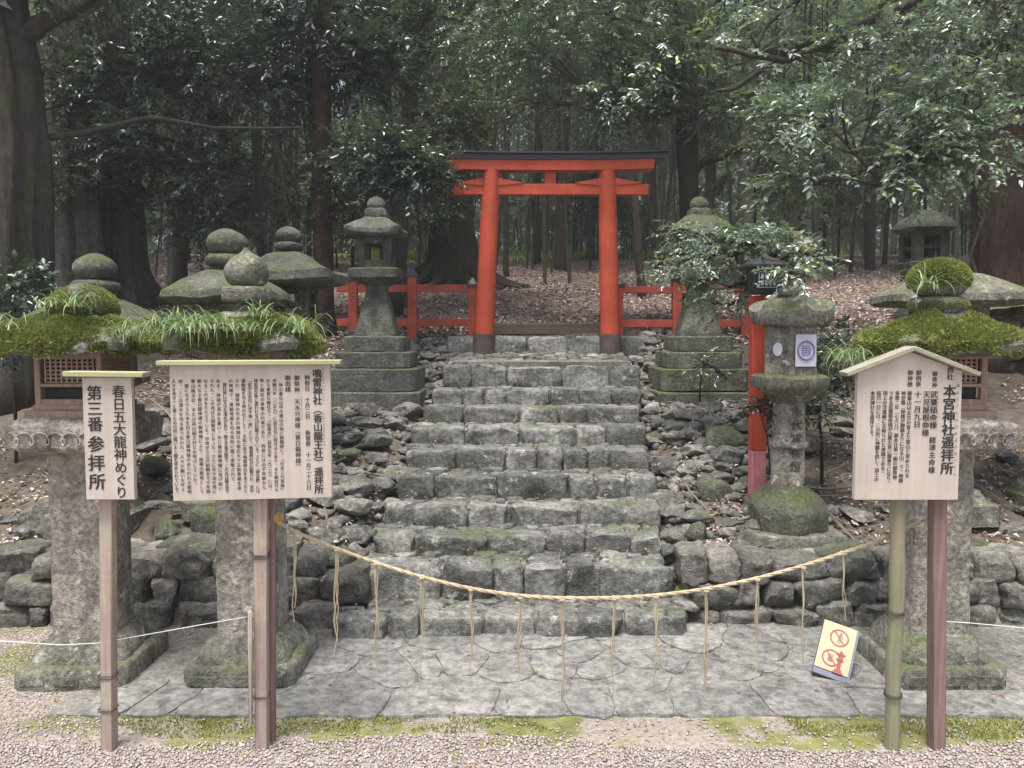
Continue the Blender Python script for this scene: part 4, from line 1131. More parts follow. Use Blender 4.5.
mb = MB(); curved_beam(mb, X_(451), X_(650), Yt(171.5), Yt(161.5), .085, .013, .012); mb.build('upper_beam', M['red'], t, angle=30)
mb = MB(); curved_beam(mb, X_(444), X_(662), Yt(161.3), Yt(156), .10, .015, .03); k1 = mb.build('top_lintel', M['black'], t, angle=30)
mb = MB(); curved_beam(mb, X_(442), X_(665), Yt(155.8), Yt(154.3), .13, .019, .012); mb.build('lintel_roof', M['black'], k1, angle=30)
mb = MB(); mb.box(((X_(454) + X_(646)) / 2, 0, (Yt(184.5) + Yt(195.5)) / 2), (X_(646) - X_(454), .09, Yt(184.5) - Yt(195.5)), bevel=.006); mb.build('tie_beam', M['red'], t)
for sx, px in ((-1, 490.5), (1, 606.5)):
    for q in (-1, 1):
        xa = X_(px) + q * .07; V = []
        for yy in (-.055, .055):
            V += [(xa, yy, Yt(184.3) - .02), (xa + q * .26, yy, Yt(184.3)), (xa + q * .26, yy, Yt(184.3) + .006), (xa, yy, Yt(184.3) + .055)]
        F = [(0, 1, 2, 3), (7, 6, 5, 4), (0, 4, 5, 1), (1, 5, 6, 2), (2, 6, 7, 3), (3, 7, 4, 0)]
        if q * 1 < 0: F = [f[::-1] for f in F]
        mb = MB(); mb.add(V, F); mb.build('wedge', M['red'], t, smooth=False)
mb = MB(); mb.box((X_(549.5), 0, (Yt(171.3) + Yt(184.7)) / 2), (.115, .07, Yt(171.3) - Yt(184.7)), bevel=.004); mb.build('centre_strut', M['red'], t)

# red fences left and right of the gate
def fence(label, pts, rails):
    t = thing('red_fence', label, 'fence', (0, 8.25, 0))
    for px, yt, yb in pts:
        d = 8.25; x = PX(px, d); zt, zl = PZ(yt, d), PZ(yb, d) - .12
        mb = MB(); mb.box((x, 0, (zt + zl) / 2), (.095, .095, zt - zl), bevel=.006); p = mb.build('post', M['red_fence'], t)
        mb = MB(); loft(mb, [(zt + .001, .058), (zt + .03, .062), (zt + .10, .012)], 24, 14, cx=x, cy=0); mb.build('post_cap', M['capgrey'], p)
        mb = MB(); mb.box((x, 0, zl + .10), (.112, .112, .16), bevel=.006); mb.build('post_foot', M['band'], p)
    for xa, xb_, ya, yb in rails:
        d = 8.25; za, zb_ = PZ(ya, d), PZ(yb, d)
        mb = MB(); mb.box(((PX(xa, d) + PX(xb_, d)) / 2, 0, (za + zb_) / 2), (PX(xb_, d) - PX(xa, d), .06, (za - zb_) * .85), bevel=.005); mb.build('rail', M['red_fence'], t)
fence('low red two-rail fence left of the gate, behind the tiered lantern', [(354, 281, 336), (413, 277, 348), (473, 287, 345)], [(338, 470, 284, 293), (338, 470, 318, 327)])
fence('low red two-rail fence right of the gate, partly behind leaves', [(618, 287, 345), (676, 281, 343), (744, 281, 343)], [(622, 760, 286, 294), (622, 760, 319, 328)])

# ------------------------------------------------------------------ sign boards
def board_lettering(cols_, parent, loc, rx=math.pi / 2):
    o = text_mesh(cols_, 'lettering', M['ink'], parent, 1.0); o.location = loc; o.rotation_euler = (rx, 0, 0); return o
# small sign, left
d = 2.79; s = d / F_PX
t = thing('wooden_sign', 'narrow white wooden sign with two columns of large characters on a pinkish post, far left', 'sign', (PX(108, d), d, 0))
xb0, xb1 = PX(83, d) - t.location.x, PX(132, d) - t.location.x; zt, zl = PZ(377, d), PZ(499, d); cxs = (xb0 + xb1) / 2
mb = MB(); mb.box((cxs, 0, (zt + zl) / 2), (xb1 - xb0, .022, zt - zl), bevel=.0015); bo = mb.build('board', M['board'], t)
board_lettering([('春日五大龍神めぐり', .042, 0, .0475, .0009, .0455)], bo, (cxs, -.0125, zt - .028))
board_lettering([('第三番', -.045, -.001, .056, .0014, .056), ('参拝所', -.045, -.182, .062, .0016, .068)], bo, (cxs, -.0125, zt - .028))
mb = MB(); mb.box((cxs - .002, -.004, zt + .011), (.284, .065, .018), rot=Matrix.Rotation(.01, 3, 'Y'), bevel=.002); mb.build('cap', M['cap_green'], t)
xlo = P(108.5, 755, d + .045).x - t.location.x; xhi = PX(108, d + .045) * 1.004 - t.location.x
mb = MB(); prism(mb, (xlo + .002, .045, -.1), (xhi, .045, zt - .02), .045, .045); po = mb.build('post', M['post_pink'], t)
def lashing(parent, x, y, z, w, turns=3, seed=1):
    mb = MB(); r_ = random.Random(seed)
    for k in range(turns):
        zz = z + k * .005; h = w / 2 + .003
        pts = [(x - h, y - h, zz), (x + h, y - h, zz + r_.uniform(-.004, .004)), (x + h, y + h, zz), (x - h, y + h, zz + r_.uniform(-.004, .004)), (x - h, y - h, zz + .004)]
        mb.tube(pts, .0018, 5)
    mb.tube([(x + h, y - h, z), (x + h + .02, y - h - .01, z + .02), (x + h + .03, y - h, z - .01), (x + h + .01, y - h, z - .03)], .0015, 5)
    return mb.build('wire_lashing', M['wire'], parent)
def lerp_x(a, b, zt_, z): return a + (b - a) * z / zt_
lashing(po, lerp_x(xlo, xhi, zt, .30), .045, PZ(682, d), .045, 3, 2); lashing(po, lerp_x(xlo, xhi, zt, .17), .045, PZ(712, d) - .01, .045, 2, 3)

# big notice board
d = 2.81; s = d / F_PX
rz = R(7)
t = thing('notice_board', 'large rectangular white notice board densely written in columns, left of the steps', 'notice board', (PX(252, d), d, 0), rz)
zt, zl = PZ(364.5, d), PZ(498, d); w = .556
mb = MB(); mb.box((0, -.012, (zt + zl) / 2), (w, .024, zt - zl), bevel=.0015); bo = mb.build('board', M['board'], t)
mb = MB(); mb.box((0, -.012, zt + .008), (.632, .075, .016), bevel=.002); mb.build('cap', M['cap_green'], t)
body = ['　神山春日山中の香山の地に御鎮座し、『日本三代実録』', '貞観元年（八五九）に従五位に叙せるとあり、また朝廷代々', 'から重要な御社で、『延喜式』延長五年（九二七）には、', '祭と朝廷の奉幣の行事であり、例祭には必ず早朝から', '神祇官が奉じ遣われる式が記載されている。さらに『神名帳』には', '「宮中主水司に坐す神一座」として、鳴雷神社が記載され、宮中', '運動隆を司る神の社として、大和に坐す鳴雷神社をあてたと', 'され、御祭神の天水分神様は水徳広大で五穀豊穣生命', 'の神様で、運動発展を司る信仰に篤く崇敬されて', '　御社前には大きな湧水があり、絶えず湧き続き、この水は龍王池で', 'ある。神様が渇水を憂い、めじ春日龍神様に告げ給い', 'された。この池は九頭龍池となった。さらに年々池の傍に',
        'なるこの水をたたえている。中世から江戸初期まで千年間', '絶大なる春日龍神様の御神徳により、南都の聖地として', '香山龍王社、または高山龍王社とお呼びしていた。', '　龍になぞらえた水を司る春日龍神様のあらわれる龍神', '池、ここは湧水を司る泉で伝われ、人々の願いを叶え', '人々を幸せへと導くための所に護いまし龍を崇められている。']
cols_ = [('鳴雷神社（香山龍王社）遥拝所', .232, 0, .034, .0010, .0325), ('なるいかづちじんじゃ', .253, .004, .010, .0001, .0125), ('こうぜんりゅうおうしゃ', .253, -.148, .009, .0001, .0125),
         ('例祭日　十月二日　　新嘗祭　十一月二十六日', .196, -.022, .0195, .0004, .0200), ('御祭神　天水分神様（春日龍神様）', .160, -.022, .0205, .0004, .0215), ('あめのみくまりのかみ', .175, -.10, .007, .0000, .0085), ('御由緒', .128, -.022, .0205, .0004, .0205)]
for k, b in enumerate(body): cols_.append((b, .103 - k * .0216, -.034, .0152, .00025, .412 / max(len(b), 24.5)))
board_lettering(cols_, bo, (-.0, -.0255, zt - .016))
mb = MB(); prism(mb, (.000, .036, -.08), (.022, .036, zt - .02), .047, .047); po = mb.build('post', M['post_pink'], t)
lashing(po, .012, .036, PZ(560, d), .047, 4, 5); lashing(po, .003, .036, PZ(700, d), .047, 2, 6)
mb = MB(); prism(mb, (.028, .078, -.05), (.052, .078, zt - .06), .03, .028); mb.build('rear_brace', M['post_brown'], t)
mb = MB(); prism(mb, (-.030, -.006, .11), (-.024, -.006, PZ(610, d)), .020, .014); mb.build('splint', M['post_pink'], t)

# gabled sign, right
d = 2.80; s = d / F_PX
t = thing('gabled_notice_board', 'white gabled notice board on two posts, right of the steps', 'notice board', (PX(909, d), d, 0))
ox = t.location.x; zl = PZ(499, d); ze = PZ(371, d); zp = PZ(352, d)
xa, xb_ = PX(857, d) - ox, PX(961, d) - ox; xm = (xa + xb_) / 2
V = []
for yy in (-.011, .011): V += [(xa, yy, zl), (xb_, yy, zl), (xb_, yy, ze), (xm, yy, zp), (xa, yy, ze)]
mb = MB(); mb.add(V, [(0, 1, 2, 3, 4), (9, 8, 7, 6, 5), (0, 5, 6, 1), (1, 6, 7, 2), (2, 7, 8, 3), (3, 8, 9, 4), (4, 9, 5, 0)]); bo = mb.build('board', M['board'], t, smooth=False)
rt = [('本宮神社遥拝所', .143, -.082, .0475, .0016, .0465), ('摂社', .143, -.018, .0245, .0006, .0245), ('ほんぐうじんじゃようはいしょ', .172, -.08, .0125, .0001, .0245),
      ('御祭神', .088, -.034, .020, .0004, .0205), ('武甕槌命様', .088, -.105, .0265, .0006, .0275), ('経津主命様', .088, -.27, .025, .0006, .0270), ('天児屋根命様', .061, -.105, .0265, .0006, .0275),
      ('たけみかづちのみこと', .103, -.105, .0075, .0, .0130), ('あめのこやねのみこと', .076, -.105, .0075, .0, .0130),
      ('御例祭', .030, -.030, .020, .0004, .0205), ('十一月九日', .030, -.105, .0260, .0006, .0270), ('御神徳', .000, -.030, .020, .0004, .0205),
      ('御蓋山は太古の昔より霊山と崇められる', .000, -.105, .0175, .0004), ('神奈備（神様が御鎮まりになる山）で、神護', -.022, -.105, .0175, .0004, .0166), ('景雲二年（七六八）御本社第一殿の御祭神', -.044, -.105, .0175, .0004, .0169),
      ('である武甕槌命様が白鹿の背に御乗りになり、', -.066, -.105, .0175, .0004, .0162), ('頂上の浮雲峰に天降られた神蹟である。', -.088, -.105, .0175, .0004, .0169), ('毎月一日には、この所に神饌を供し、頂上の', -.110, -.105, .0175, .0004, .0164), ('本宮神社を遥拝する。', -.132, -.105, .0175, .0004, .0172)]
board_lettering(rt, bo, (xm, -.0125, zp - .034))
for q in (-1, 1):
    mb = MB(); a = Vector((xm, -.005, zp + .014)); b = Vector((xm + q * .235, -.005, ze - .010)); L_ = (b - a).length
    mb.box(tuple((a + b) / 2), (L_ + .004, .07, .016), rot=Matrix.Rotation(math.atan2((a.z - b.z), abs(b.x - a.x)) * q, 3, 'Y'), bevel=.002); mb.build('gable_cap', M['cap_grey'], t)
mb = MB(); n = 14; xg, xg2 = PX(904, d + .04) - ox, P(892, 750, d + .04).x - ox
mb.tube([(xg2 + (xg - xg2) * k / n + .003 * math.sin(k * 1.3), .046, -.05 + (ze + .02) * k / n) for k in range(n + 1)], [.0275 + .0015 * math.sin(k * 2.1) for k in range(n + 1)], 20)
gp = mb.build('log_post', M['post_green'], t, noise=(.003, 9, 3))
for zz in (PZ(617, d), PZ(701, d)):
    mb = MB(); u_ = zz / (ze + .02); xcn = xg2 + (xg - xg2) * u_
    for k in range(3): mb.tube([(xcn + .031 * math.cos(a), .046 + .031 * math.sin(a), zz + k * .005 + .003 * math.sin(a)) for a in np.linspace(0, 6.283, 20)], .0018, 5)
    mb.build('wire_lashing', M['wire'], gp)
mb = MB(); prism(mb, (P(936, 745, d + .05).x - ox, .046, -.08), (PX(938, d + .05) - ox, .046, ze - .02), .050, .050); mb.build('post', M['post_brown'], t)

# ------------------------------------------------------------------ straw rope with hanging strands
d = 2.965
kn = [(258, 517), (276, 521), (295, 532), (335, 548), (376, 563), (421, 577), (471, 589), (520, 596), (565, 598.5), (614, 598), (658, 595.5), (708, 589), (757, 578.5), (803, 566), (843, 553), (890, 537), (925, 519), (945, 511)]
def dd_(px): return 2.90 if px < 700 else 2.90 + (px - 700) / 245 * .01
pts = [P(a, b, 2.90) for a, b in kn]
t = thing('straw_rope', 'pale twisted straw rope strung between the sign posts across the foot of the steps', 'rope', tuple(pts[8]))
o0 = Vector(pts[8])
# resample
dense = []
for i in range(len(pts) - 1):
    for k in range(14): dense.append(pts[i].lerp(pts[i + 1], k / 14))
dense.append(pts[-1])
sm = [dense[0]] + [(dense[i - 1] + dense[i] * 2 + dense[i + 1]) / 4 for i in range(1, len(dense) - 1)] + [dense[-1]]
for _ in range(25): sm = [sm[0]] + [(sm[i - 1] + sm[i] * 2 + sm[i + 1]) / 4 for i in range(1, len(sm) - 1)] + [sm[-1]]
mb = MB()
for st in range(3):
    q = []
    for i, p in enumerate(sm):
        a = i * .62 + st * 2.094; q.append(tuple(p - o0 + Vector((0, math.cos(a) * .0042, math.sin(a) * .0036))))
    mb.tube(q, .0045, 6)
mb.build('cord', M['straw'], t)
mb = MB()
for st in range(5):
    c = P(272, 519, 2.90) - o0; a0 = st * 1.3
    mb.tube([(c.x + .022 * math.cos(a) + st * .003, c.y + .016 * math.sin(a), c.z + .016 * math.sin(a * 1.3 + st)) for a in np.linspace(a0, a0 + 5.5, 14)], .0055, 6)
mb.tube([(c.x, c.y - .02, c.z), (c.x - .012, c.y - .025, c.z - .05), (c.x - .004, c.y - .03, c.z - .09)], [.005, .004, .002], 5)
mb.build('knot', plain_mat('orange_straw', (.52, .30, .10), .8), t)
c = P(945, 511, 2.90) - o0; mb = MB()
mb.tube([(c.x - .02, c.y, c.z - .005), (c.x + .01, c.y, c.z + .004), (c.x + .022, c.y, c.z - .012)], [.013, .014, .010], 8); mb.build('knot', M['straw'], t)
strands = [(295, 533, 622), (337, 549, 655), (376, 563, 673), (422, 577, 686), (471, 589, 686), (520, 597, 700), (562, 599, 702), (614, 598, 702), (656, 596, 697), (706, 590, 700), (757, 579, 682), (803, 567, 665), (843, 553, 620)]
for i, (px, ya, yb) in enumerate(strands):
    r_ = random.Random(i + 50); mb = MB(); a = P(px, ya, 2.90) - o0; b = P(px + r_.uniform(-2, 2), yb, 2.90) - o0
    nst = 3 if i < 11 else 2
    for q in range(nst):
        endk = 1 - q * r_.uniform(.05, .28); ph = r_.uniform(0, 6); amp = r_.uniform(.003, .007); pts_ = []
        for k in range(17):
            u_ = k / 16 * endk; w_ = amp * (0.3 + u_ * 1.2)
            pts_.append((a.x + (b.x - a.x) * u_ + math.sin(u_ * (9 + q * 3) + ph) * w_ + (q - 1) * .003, a.y - .004 + math.cos(u_ * 8 + ph) * w_ * .7, a.z + (b.z - a.z) * u_))
        mb.tube(pts_, [.0031 * (1 - .45 * k / 16) for k in range(17)], 5)
    mb.tube([(a.x + .010 * math.cos(v), a.y + .011 * math.sin(v), a.z + .003 * math.sin(v)) for v in np.linspace(0, 6.28, 10)], .0035, 5)
    mb.build('hanging_strand', M['straw'], t)
# thin cords
mb = MB(); pp = [P(-60, 634, 2.95), P(0, 641, 2.93), P(60, 645, 2.90), P(100, 643, 2.90), P(150, 634, 2.90), P(200, 625, 2.89), P(246, 617, 2.88)]
mb.tube(pp, .0017, 6); tag(mb.build('thin_cord', M['cord']), 'thin white cord running left from the large notice board post past the small sign', 'cord')
mb = MB(); mb.tube([P(940, 621, 2.885), P(970, 623, 2.90), P(1024, 628, 2.93), P(1070, 632, 2.95)], .0017, 6); tag(mb.build('thin_cord', M['cord']), 'thin white cord running right from the brown sign post', 'cord')

# ------------------------------------------------------------------ small tilted prohibition sign
BL, BR, TL = P(812, 671, 3.42), P(849, 685, 3.36), P(829, 620, 3.56)
ax = (BR - BL); wS = ax.length; ax.normalize(); upv = TL - BL; upv = upv - ax * upv.dot(ax); hS = upv.length; upv.normalize(); nv = ax.cross(upv)
t = thing('small_sign', 'small cream prohibition sign leaning on the paving beside the right front lantern foot', 'sign', tuple(BL))
t.rotation_mode = 'QUATERNION'; t.rotation_quaternion = Matrix((ax, -nv, upv)).transposed().to_quaternion()
mb = MB(); mb.box((wS / 2, .017, hS / 2), (wS, .03, hS), bevel=.002); mb.build('frame', M['slate_blue'], t)
mb = MB(); mb.box((wS / 2 - .005, 0, hS / 2 + .013), (wS - .014, .004, hS - .034)); pn = mb.build('panel', M['cream'], t, smooth=False)
def ring_sign(mb, cx_, cz_, r, yy=-.0035):
    n = 36; V = []; 
    for k in range(n):
        a = 2 * math.pi * k / n; V += [(cx_ + r * math.cos(a), yy, cz_ + r * math.sin(a)), (cx_ + r * .84 * math.cos(a), yy, cz_ + r * .84 * math.sin(a))]
    mb.add(V, [(2 * k, 2 * k + 1, (2 * k + 3) % (2 * n), (2 * k + 2) % (2 * n)) for k in range(n)])
    mb.box((cx_, yy + .0003, cz_), (r * 1.75, .0004, r * .14), rot=Matrix.Rotation(R(48), 3, 'Y'))
mb = MB(); ring_sign(mb, wS * .50, hS * .735, wS * .26); ring_sign(mb, wS * .40, hS * .34, wS * .25)
# red lantern pictogram
bx_ = wS * .64; bz_ = hS * .12
for (zz, w_, h_) in ((0, .046, .008), (.010, .030, .012), (.035, .016, .038), (.060, .030, .008), (.073, .022, .018), (.088, .036, .008), (.097, .012, .012)):
    mb.box((bx_, -.0048, bz_ + zz), (w_, .0008, h_))
mb.build('red_marks', M['signred'], pn, smooth=False)
mb = MB()
cx_, cz_ = wS * .50, hS * .735
def flat_disc(mb, x, z, r, yy): mb.add([(x + r * math.cos(a), yy, z + r * math.sin(a)) for a in np.linspace(0, 2 * math.pi, 14)[:-1]], [list(range(13))[::-1]])
flat_disc(mb, cx_ + .004, cz_ + .022, .006, -.0030)
mb.box((cx_ + .002, -.0030, cz_ + .002), (.012, .0006, .028)); mb.box((cx_ - .003, -.0030, cz_ - .018), (.004, .0006, .018), rot=Matrix.Rotation(.3, 3, 'Y')); mb.box((cx_ + .006, -.0030, cz_ - .018), (.004, .0006, .018))
mb.box((cx_ + .012, -.0030, cz_ + .004), (.004, .0006, .020), rot=Matrix.Rotation(-.5, 3, 'Y'))
cx_, cz_ = wS * .38, hS * .34
mb.box((cx_, -.0030, cz_ - .008), (.020, .0006, .018))
for k in range(4): mb.box((cx_ - .008 + k * .0055, -.0030, cz_ + .009), (.003, .0006, .018), rot=Matrix.Rotation((k - 1.5) * .12, 3, 'Y'))
mb.build('figures', M['signgrey'], pn, smooth=False)

# ------------------------------------------------------------------ strap grass tufts on roofs
def tuft(x, y, z, nbl, L0, spread, seed, label, name='grass_tuft', dirs=None, w=.006, mat='grass'):
    if y < 4: y -= .08; L0 *= 1.0; z += .01; nbl = int(nbl * .75)
    rg_ = np.random.default_rng(seed); V = []; F = []; b = 0
    for i in range(nbl):
        a = rg_.uniform(0, 2 * math.pi) if dirs is None else rg_.normal(dirs[0], dirs[1])
        L_ = L0 * rg_.uniform(.6, 1.25); px_, py_ = rg_.normal(0, spread, 2)
        out = rg_.uniform(.25, .6); seg = 7; ww = w * rg_.uniform(.6, 1.1)
        elev = rg_.uniform(.5, 1.35); p = np.array([px_, py_, 0.0]); dr = np.array([math.cos(a), math.sin(a)])
        sdv = np.array([-dr[1], dr[0], 0]); ang = elev; curl = rg_.uniform(1.6, 3.1)
        for k in range(seg + 1):
            u_ = k / seg; hw = ww * (1 - u_ ** 2) * .5 + .0006
            V += [p - sdv * hw, p + sdv * hw]
            ang = elev - curl * u_ ** 1.1
            p = p + np.array([dr[0] * math.cos(ang), dr[1] * math.cos(ang), math.sin(ang)]) * L_ / seg
        for k in range(seg): F.append((b + 2 * k, b + 2 * k + 1, b + 2 * k + 3, b + 2 * k + 2))
        b += 2 * (seg + 1)
    o = np_obj(name, np.array(V), np.array(F), M[mat]); o.location = (x, y, z)
    return tag(o, label, 'grass tuft')
zr = 1.55
tuft(-1.86, 3.42, 1.66, 60, .16, .03, 1, 'short grass tuft on the mossy knob of the leftmost front lantern')
tuft(-2.20, 3.40, 1.56, 130, .20, .06, 2, 'long grass hanging from the left roof corner of the leftmost front lantern')
tuft(-2.02, 3.50, 1.66, 40, .14, .03, 3, 'thin grass tuft left of the mossy knob on the leftmost front lantern')
tuft(-1.62, 3.40, 1.54, 80, .14, .05, 4, 'short grass at the right roof corner of the leftmost front lantern')
tuft(-1.45, 3.42, 1.56, 150, .20, .055, 5, 'dense grass arching over the left roof corner of the second front lantern')
tuft(-1.24, 3.33, 1.565, 160, .17, .07, 6, 'grass curtain hanging over the front roof edge of the second front lantern')
tuft(-1.34, 3.33, 1.55, 130, .18, .05, 7, 'thick grass between the left corner and the middle of the second lantern roof')
tuft(-1.08, 3.45, 1.62, 50, .15, .03, 8, 'upright grass tuft right of the pale onion jewel')
tuft(-.92, 3.42, 1.55, 110, .20, .035, 9, 'long grass hanging from the right roof corner of the second front lantern')
tuft(-1.12, 3.32, 1.555, 70, .12, .05, 18, 'short grass at the right front of the second lantern roof')
tuft(1.80, 3.50, 1.74, 60, .22, .02, 10, 'upright grass tuft left of the mossy ball on the right front lantern')
tuft(1.58, 3.62, 1.42, 150, .19, .05, 11, 'dark grass clump left of the gabled notice board roof')
tuft(2.27, 3.55, 1.50, 60, .17, .03, 12, 'grass tuft at the right roof corner of the right front lantern')
tuft(PX(868, 4.6), 4.6, PZ(358, 4.6), 160, .26, .06, 13, 'dark green strap grass on the bank behind the gabled notice board', dirs=None, w=.010)

# ------------------------------------------------------------------ trees
def sprays(centers, dirs, rg_, m=11, ls=.30, L=.075, Wf=.30, jit=.35, droop=.25):
    n = len(centers); t_ = (np.arange(m) + .6) / m
    dirs = dirs / np.linalg.norm(dirs, axis=1, keepdims=True)
    nr = np.array([0, 0, 1.0]) + rand_unit(rg_, n) * jit
    sd_ = np.cross(dirs, nr); sd_ /= np.linalg.norm(sd_, axis=1, keepdims=True); up = np.cross(sd_, dirs)
    lsn = ls * rg_.uniform(.6, 1.3, n)
    pos = centers[:, None, :] + dirs[:, None, :] * (t_[None, :, None] * lsn[:, None, None]) - np.array([0, 0, 1.0]) * (t_[None, :, None] ** 2 * lsn[:, None, None] * droop)
    sgn = np.where(np.arange(m) % 2 == 0, 1, -1)[None, :, None]
    f = dirs[:, None, :] * rg_.uniform(.4, 1.0, (n, m, 1)) + sd_[:, None, :] * sgn * rg_.uniform(.5, 1.1, (n, m, 1)) + rg_.normal(0, .25, (n, m, 3)) + np.array([0, 0, -.15])
    nn = up[:, None, :] + rg_.normal(0, .35, (n, m, 3))
    Ls = L * rg_.uniform(.6, 1.2, (n, m)) * (1 + .45 * fbm(centers * 1.3, 2, 77))[:, None]
    return leaves(pos.reshape(-1, 3), f.reshape(-1, 3), nn.reshape(-1, 3), Ls.ravel(), (Ls * Wf).ravel() * .8)
def clump_points(cl, dens, rg_, seed=0, thresh=-.15, nf=2.3):
    """cl: list of (center, radii); dens sprays per clump"""
    C_, D_ = [], []
    for (c, r, k) in cl:
        n = int(dens * k); u_ = rand_unit(rg_, n * 3); rad = rg_.random(n * 3) ** .45
        q = u_ * rad[:, None]; p = q * np.array(r) + np.array(c)
        keep_ = fbm(p * nf, 2, seed) > thresh + .12; p, q = p[keep_][:n], q[keep_][:n]
        dr = q * np.array([1, 1, .35]) + rand_unit(rg_, len(q)) * .45
        C_.append(p); D_.append(dr)
    return np.concatenate(C_), np.concatenate(D_)
def limb(mb, a, b, r0, r1, rnd, n=7, wob=.08, sag=0.0, sides=8):
    a, b = Vector(a), Vector(b); L_ = (b - a).length; pts = []; o1 = Vector((rnd.uniform(-1, 1), rnd.uniform(-1, 1), rnd.uniform(-.5, 1))) * wob * L_
    for k in range(n + 1):
        u_ = k / n; p = a.lerp(b, u_) + o1 * math.sin(u_ * math.pi) + Vector((rnd.uniform(-1, 1), rnd.uniform(-1, 1), rnd.uniform(-1, 1))) * wob * .15 * L_ * (0 < k < n)
        p.z -= sag * math.sin(u_ * math.pi); pts.append(p)
    mb.tube(pts, [r0 + (r1 - r0) * k / n for k in range(n + 1)], sides, caps=False)
    return pts
def make_tree(name, label, trunk_pts, trunk_r, clumps, leafmat, barkmat, seed, dens=300, leaf=.075, m=11, ls=.3, cat='tree', extra_limbs=(), fork=None, group=None, flare=1.5, sides=14, trunk_noise=.03, thresh=-.15, twigs_=True, join='auto'):
    rnd = random.Random(seed); rg_ = np.random.default_rng(seed)
    base = Vector(trunk_pts[0]); t = thing(name, label, cat, tuple(base), group=group)
    mb = MB(); tp = [Vector(p) - base for p in trunk_pts]
    # densify
    dp, dr_ = [], []
    for i in range(len(tp) - 1):
        for k in range(12): dp.append(tp[i].lerp(tp[i + 1], k / 12)); dr_.append(trunk_r[i] + (trunk_r[i + 1] - trunk_r[i]) * k / 12)
    dp.append(tp[-1]); dr_.append(trunk_r[-1])
    for i in range(len(dp)):
        h = dp[i].z
        if h < .6: dr_[i] *= 1 + (flare - 1) * (1 - h / .6) ** 2
    dp[0] = dp[0] - Vector((0, 0, .2))
    if trunk_r[0] > .2:
        q1, q2, q3 = rnd.uniform(0, 6), rnd.uniform(0, 6), rnd.uniform(0, 6)
        mb.tube(dp, dr_, 64, flute=lambda an, u: .085 * math.sin(an * 5 + q1 + u * 3) * (1.4 - u) + .05 * math.sin(an * 11 + q2 - u * 5) + .03 * math.sin(an * 23 + q3 + u * 9))
    else: mb.tube(dp, dr_, sides)
    for (pa, ra) in extra_limbs:
        q = [Vector(p) - base for p in pa]; qq = []; rr_ = []
        for i in range(len(q) - 1):
            for k in range(4): qq.append(q[i].lerp(q[i + 1], k / 4) + Vector((rnd.uniform(-1, 1), rnd.uniform(-1, 1), rnd.uniform(-1, 1))) * ra[0] * .25); rr_.append(ra[0] + (ra[1] - ra[0]) * (i + k / 4) / (len(q) - 1))
        qq.append(q[-1]); rr_.append(ra[1]); mb.tube(qq, rr_, 9, caps=False)
    nodes = dp[max(1, len(dp) // 3):]
    for (c, r, k) in clumps:
        cc = Vector(c) - base
        cand = [p for p in nodes if p.z < cc.z + .3] or nodes
        for (pa, ra) in extra_limbs: cand = cand + [Vector(pa[-1]) - base, (Vector(pa[-1]) + Vector(pa[-2])) / 2 - base]
        a = min(cand, key=lambda p: (p - cc).length)
        L_ = (cc - a).length; r0 = min(.05, .012 + L_ * .014)
        pts = limb(mb, a, cc, r0, .010, rnd, 7, .12)
        for q in range(10):
            e = cc + Vector((rnd.uniform(-1, 1) * r[0], rnd.uniform(-1, 1) * r[1], rnd.uniform(-.8, .8) * r[2])) * .85
            limb(mb, pts[rnd.randrange(3, len(pts))], e, .009, .003, rnd, 5, .14, sides=5)
    mb.build('trunk', barkmat, t, angle=None, noise=(trunk_noise, 2.5, seed) if trunk_noise else None)
    if clumps:
        cl = [(tuple(Vector(c) - base), r, k) for (c, r, k) in clumps]
        cp, dr = clump_points(cl, dens, rg_, seed, thresh)
        V, F = sprays(cp, dr, rg_, m + 2, ls, leaf * .86)
        np_obj('crown', V, F, leafmat, t)
    return t
def ell(px, py, d, rx, ry, rz_, k=1.0): return (tuple(P(px, py, d)), (rx, ry, rz_), k)

def T(px, d): x = PX(px, d); return (x, d, Hs(x, d))
# left edge mossy trunk
d = 6.6
b = T(2, d)
make_tree('old_mossy_tree', 'massive dark mossy trunk cut off by the left photo edge', [b, P(8, 150, d), P(-6, 40, d), P(-30, -150, d), P(-30, -600, d)], [.34, .29, .28, .25, .2],
          [ell(40, -20, 6.8, 1.0, .8, .5, .7), ell(60, -160, 7.0, 1.3, 1.0, .7, .5)], M['leaf_dark'], M['bark_moss'], 61, 330, .08,
          extra_limbs=[([P(8, 60, d), P(40, 22, d), P(75, 10, 6.8), P(140, -40, 7.2)], (.09, .04)), ([P(20, 140, d), P(90, 132, 6.9), P(150, 118, 7.1), P(215, 128, 7.3), P(300, 127, 7.6)], (.035, .01))], flare=1.4)
d = 9.2
make_tree('buttressed_tree', 'grey-brown fluted trunk just right of the massive mossy trunk', [T(78, d), P(72, 150, d), P(66, 0, d), P(60, -200, d), P(60, -500, d)], [.34, .26, .22, .2, .15],
          [ell(110, -80, 9.6, 1.6, 1.3, .9, 1)], M['leaf_dark'], M['bark_grey'], 62, 300, .09, flare=1.9)
d = 9.8
make_tree('buttressed_tree', 'second grey-brown fluted trunk, standing behind the leftmost lantern jewel', [T(124, d), P(118, 150, d), P(112, 0, d), P(108, -200, d)], [.30, .20, .17, .14],
          [ell(150, -60, 10, 1.5, 1.3, .9, 1)], M['leaf_dark'], M['bark_grey'], 63, 300, .09, flare=2.0)
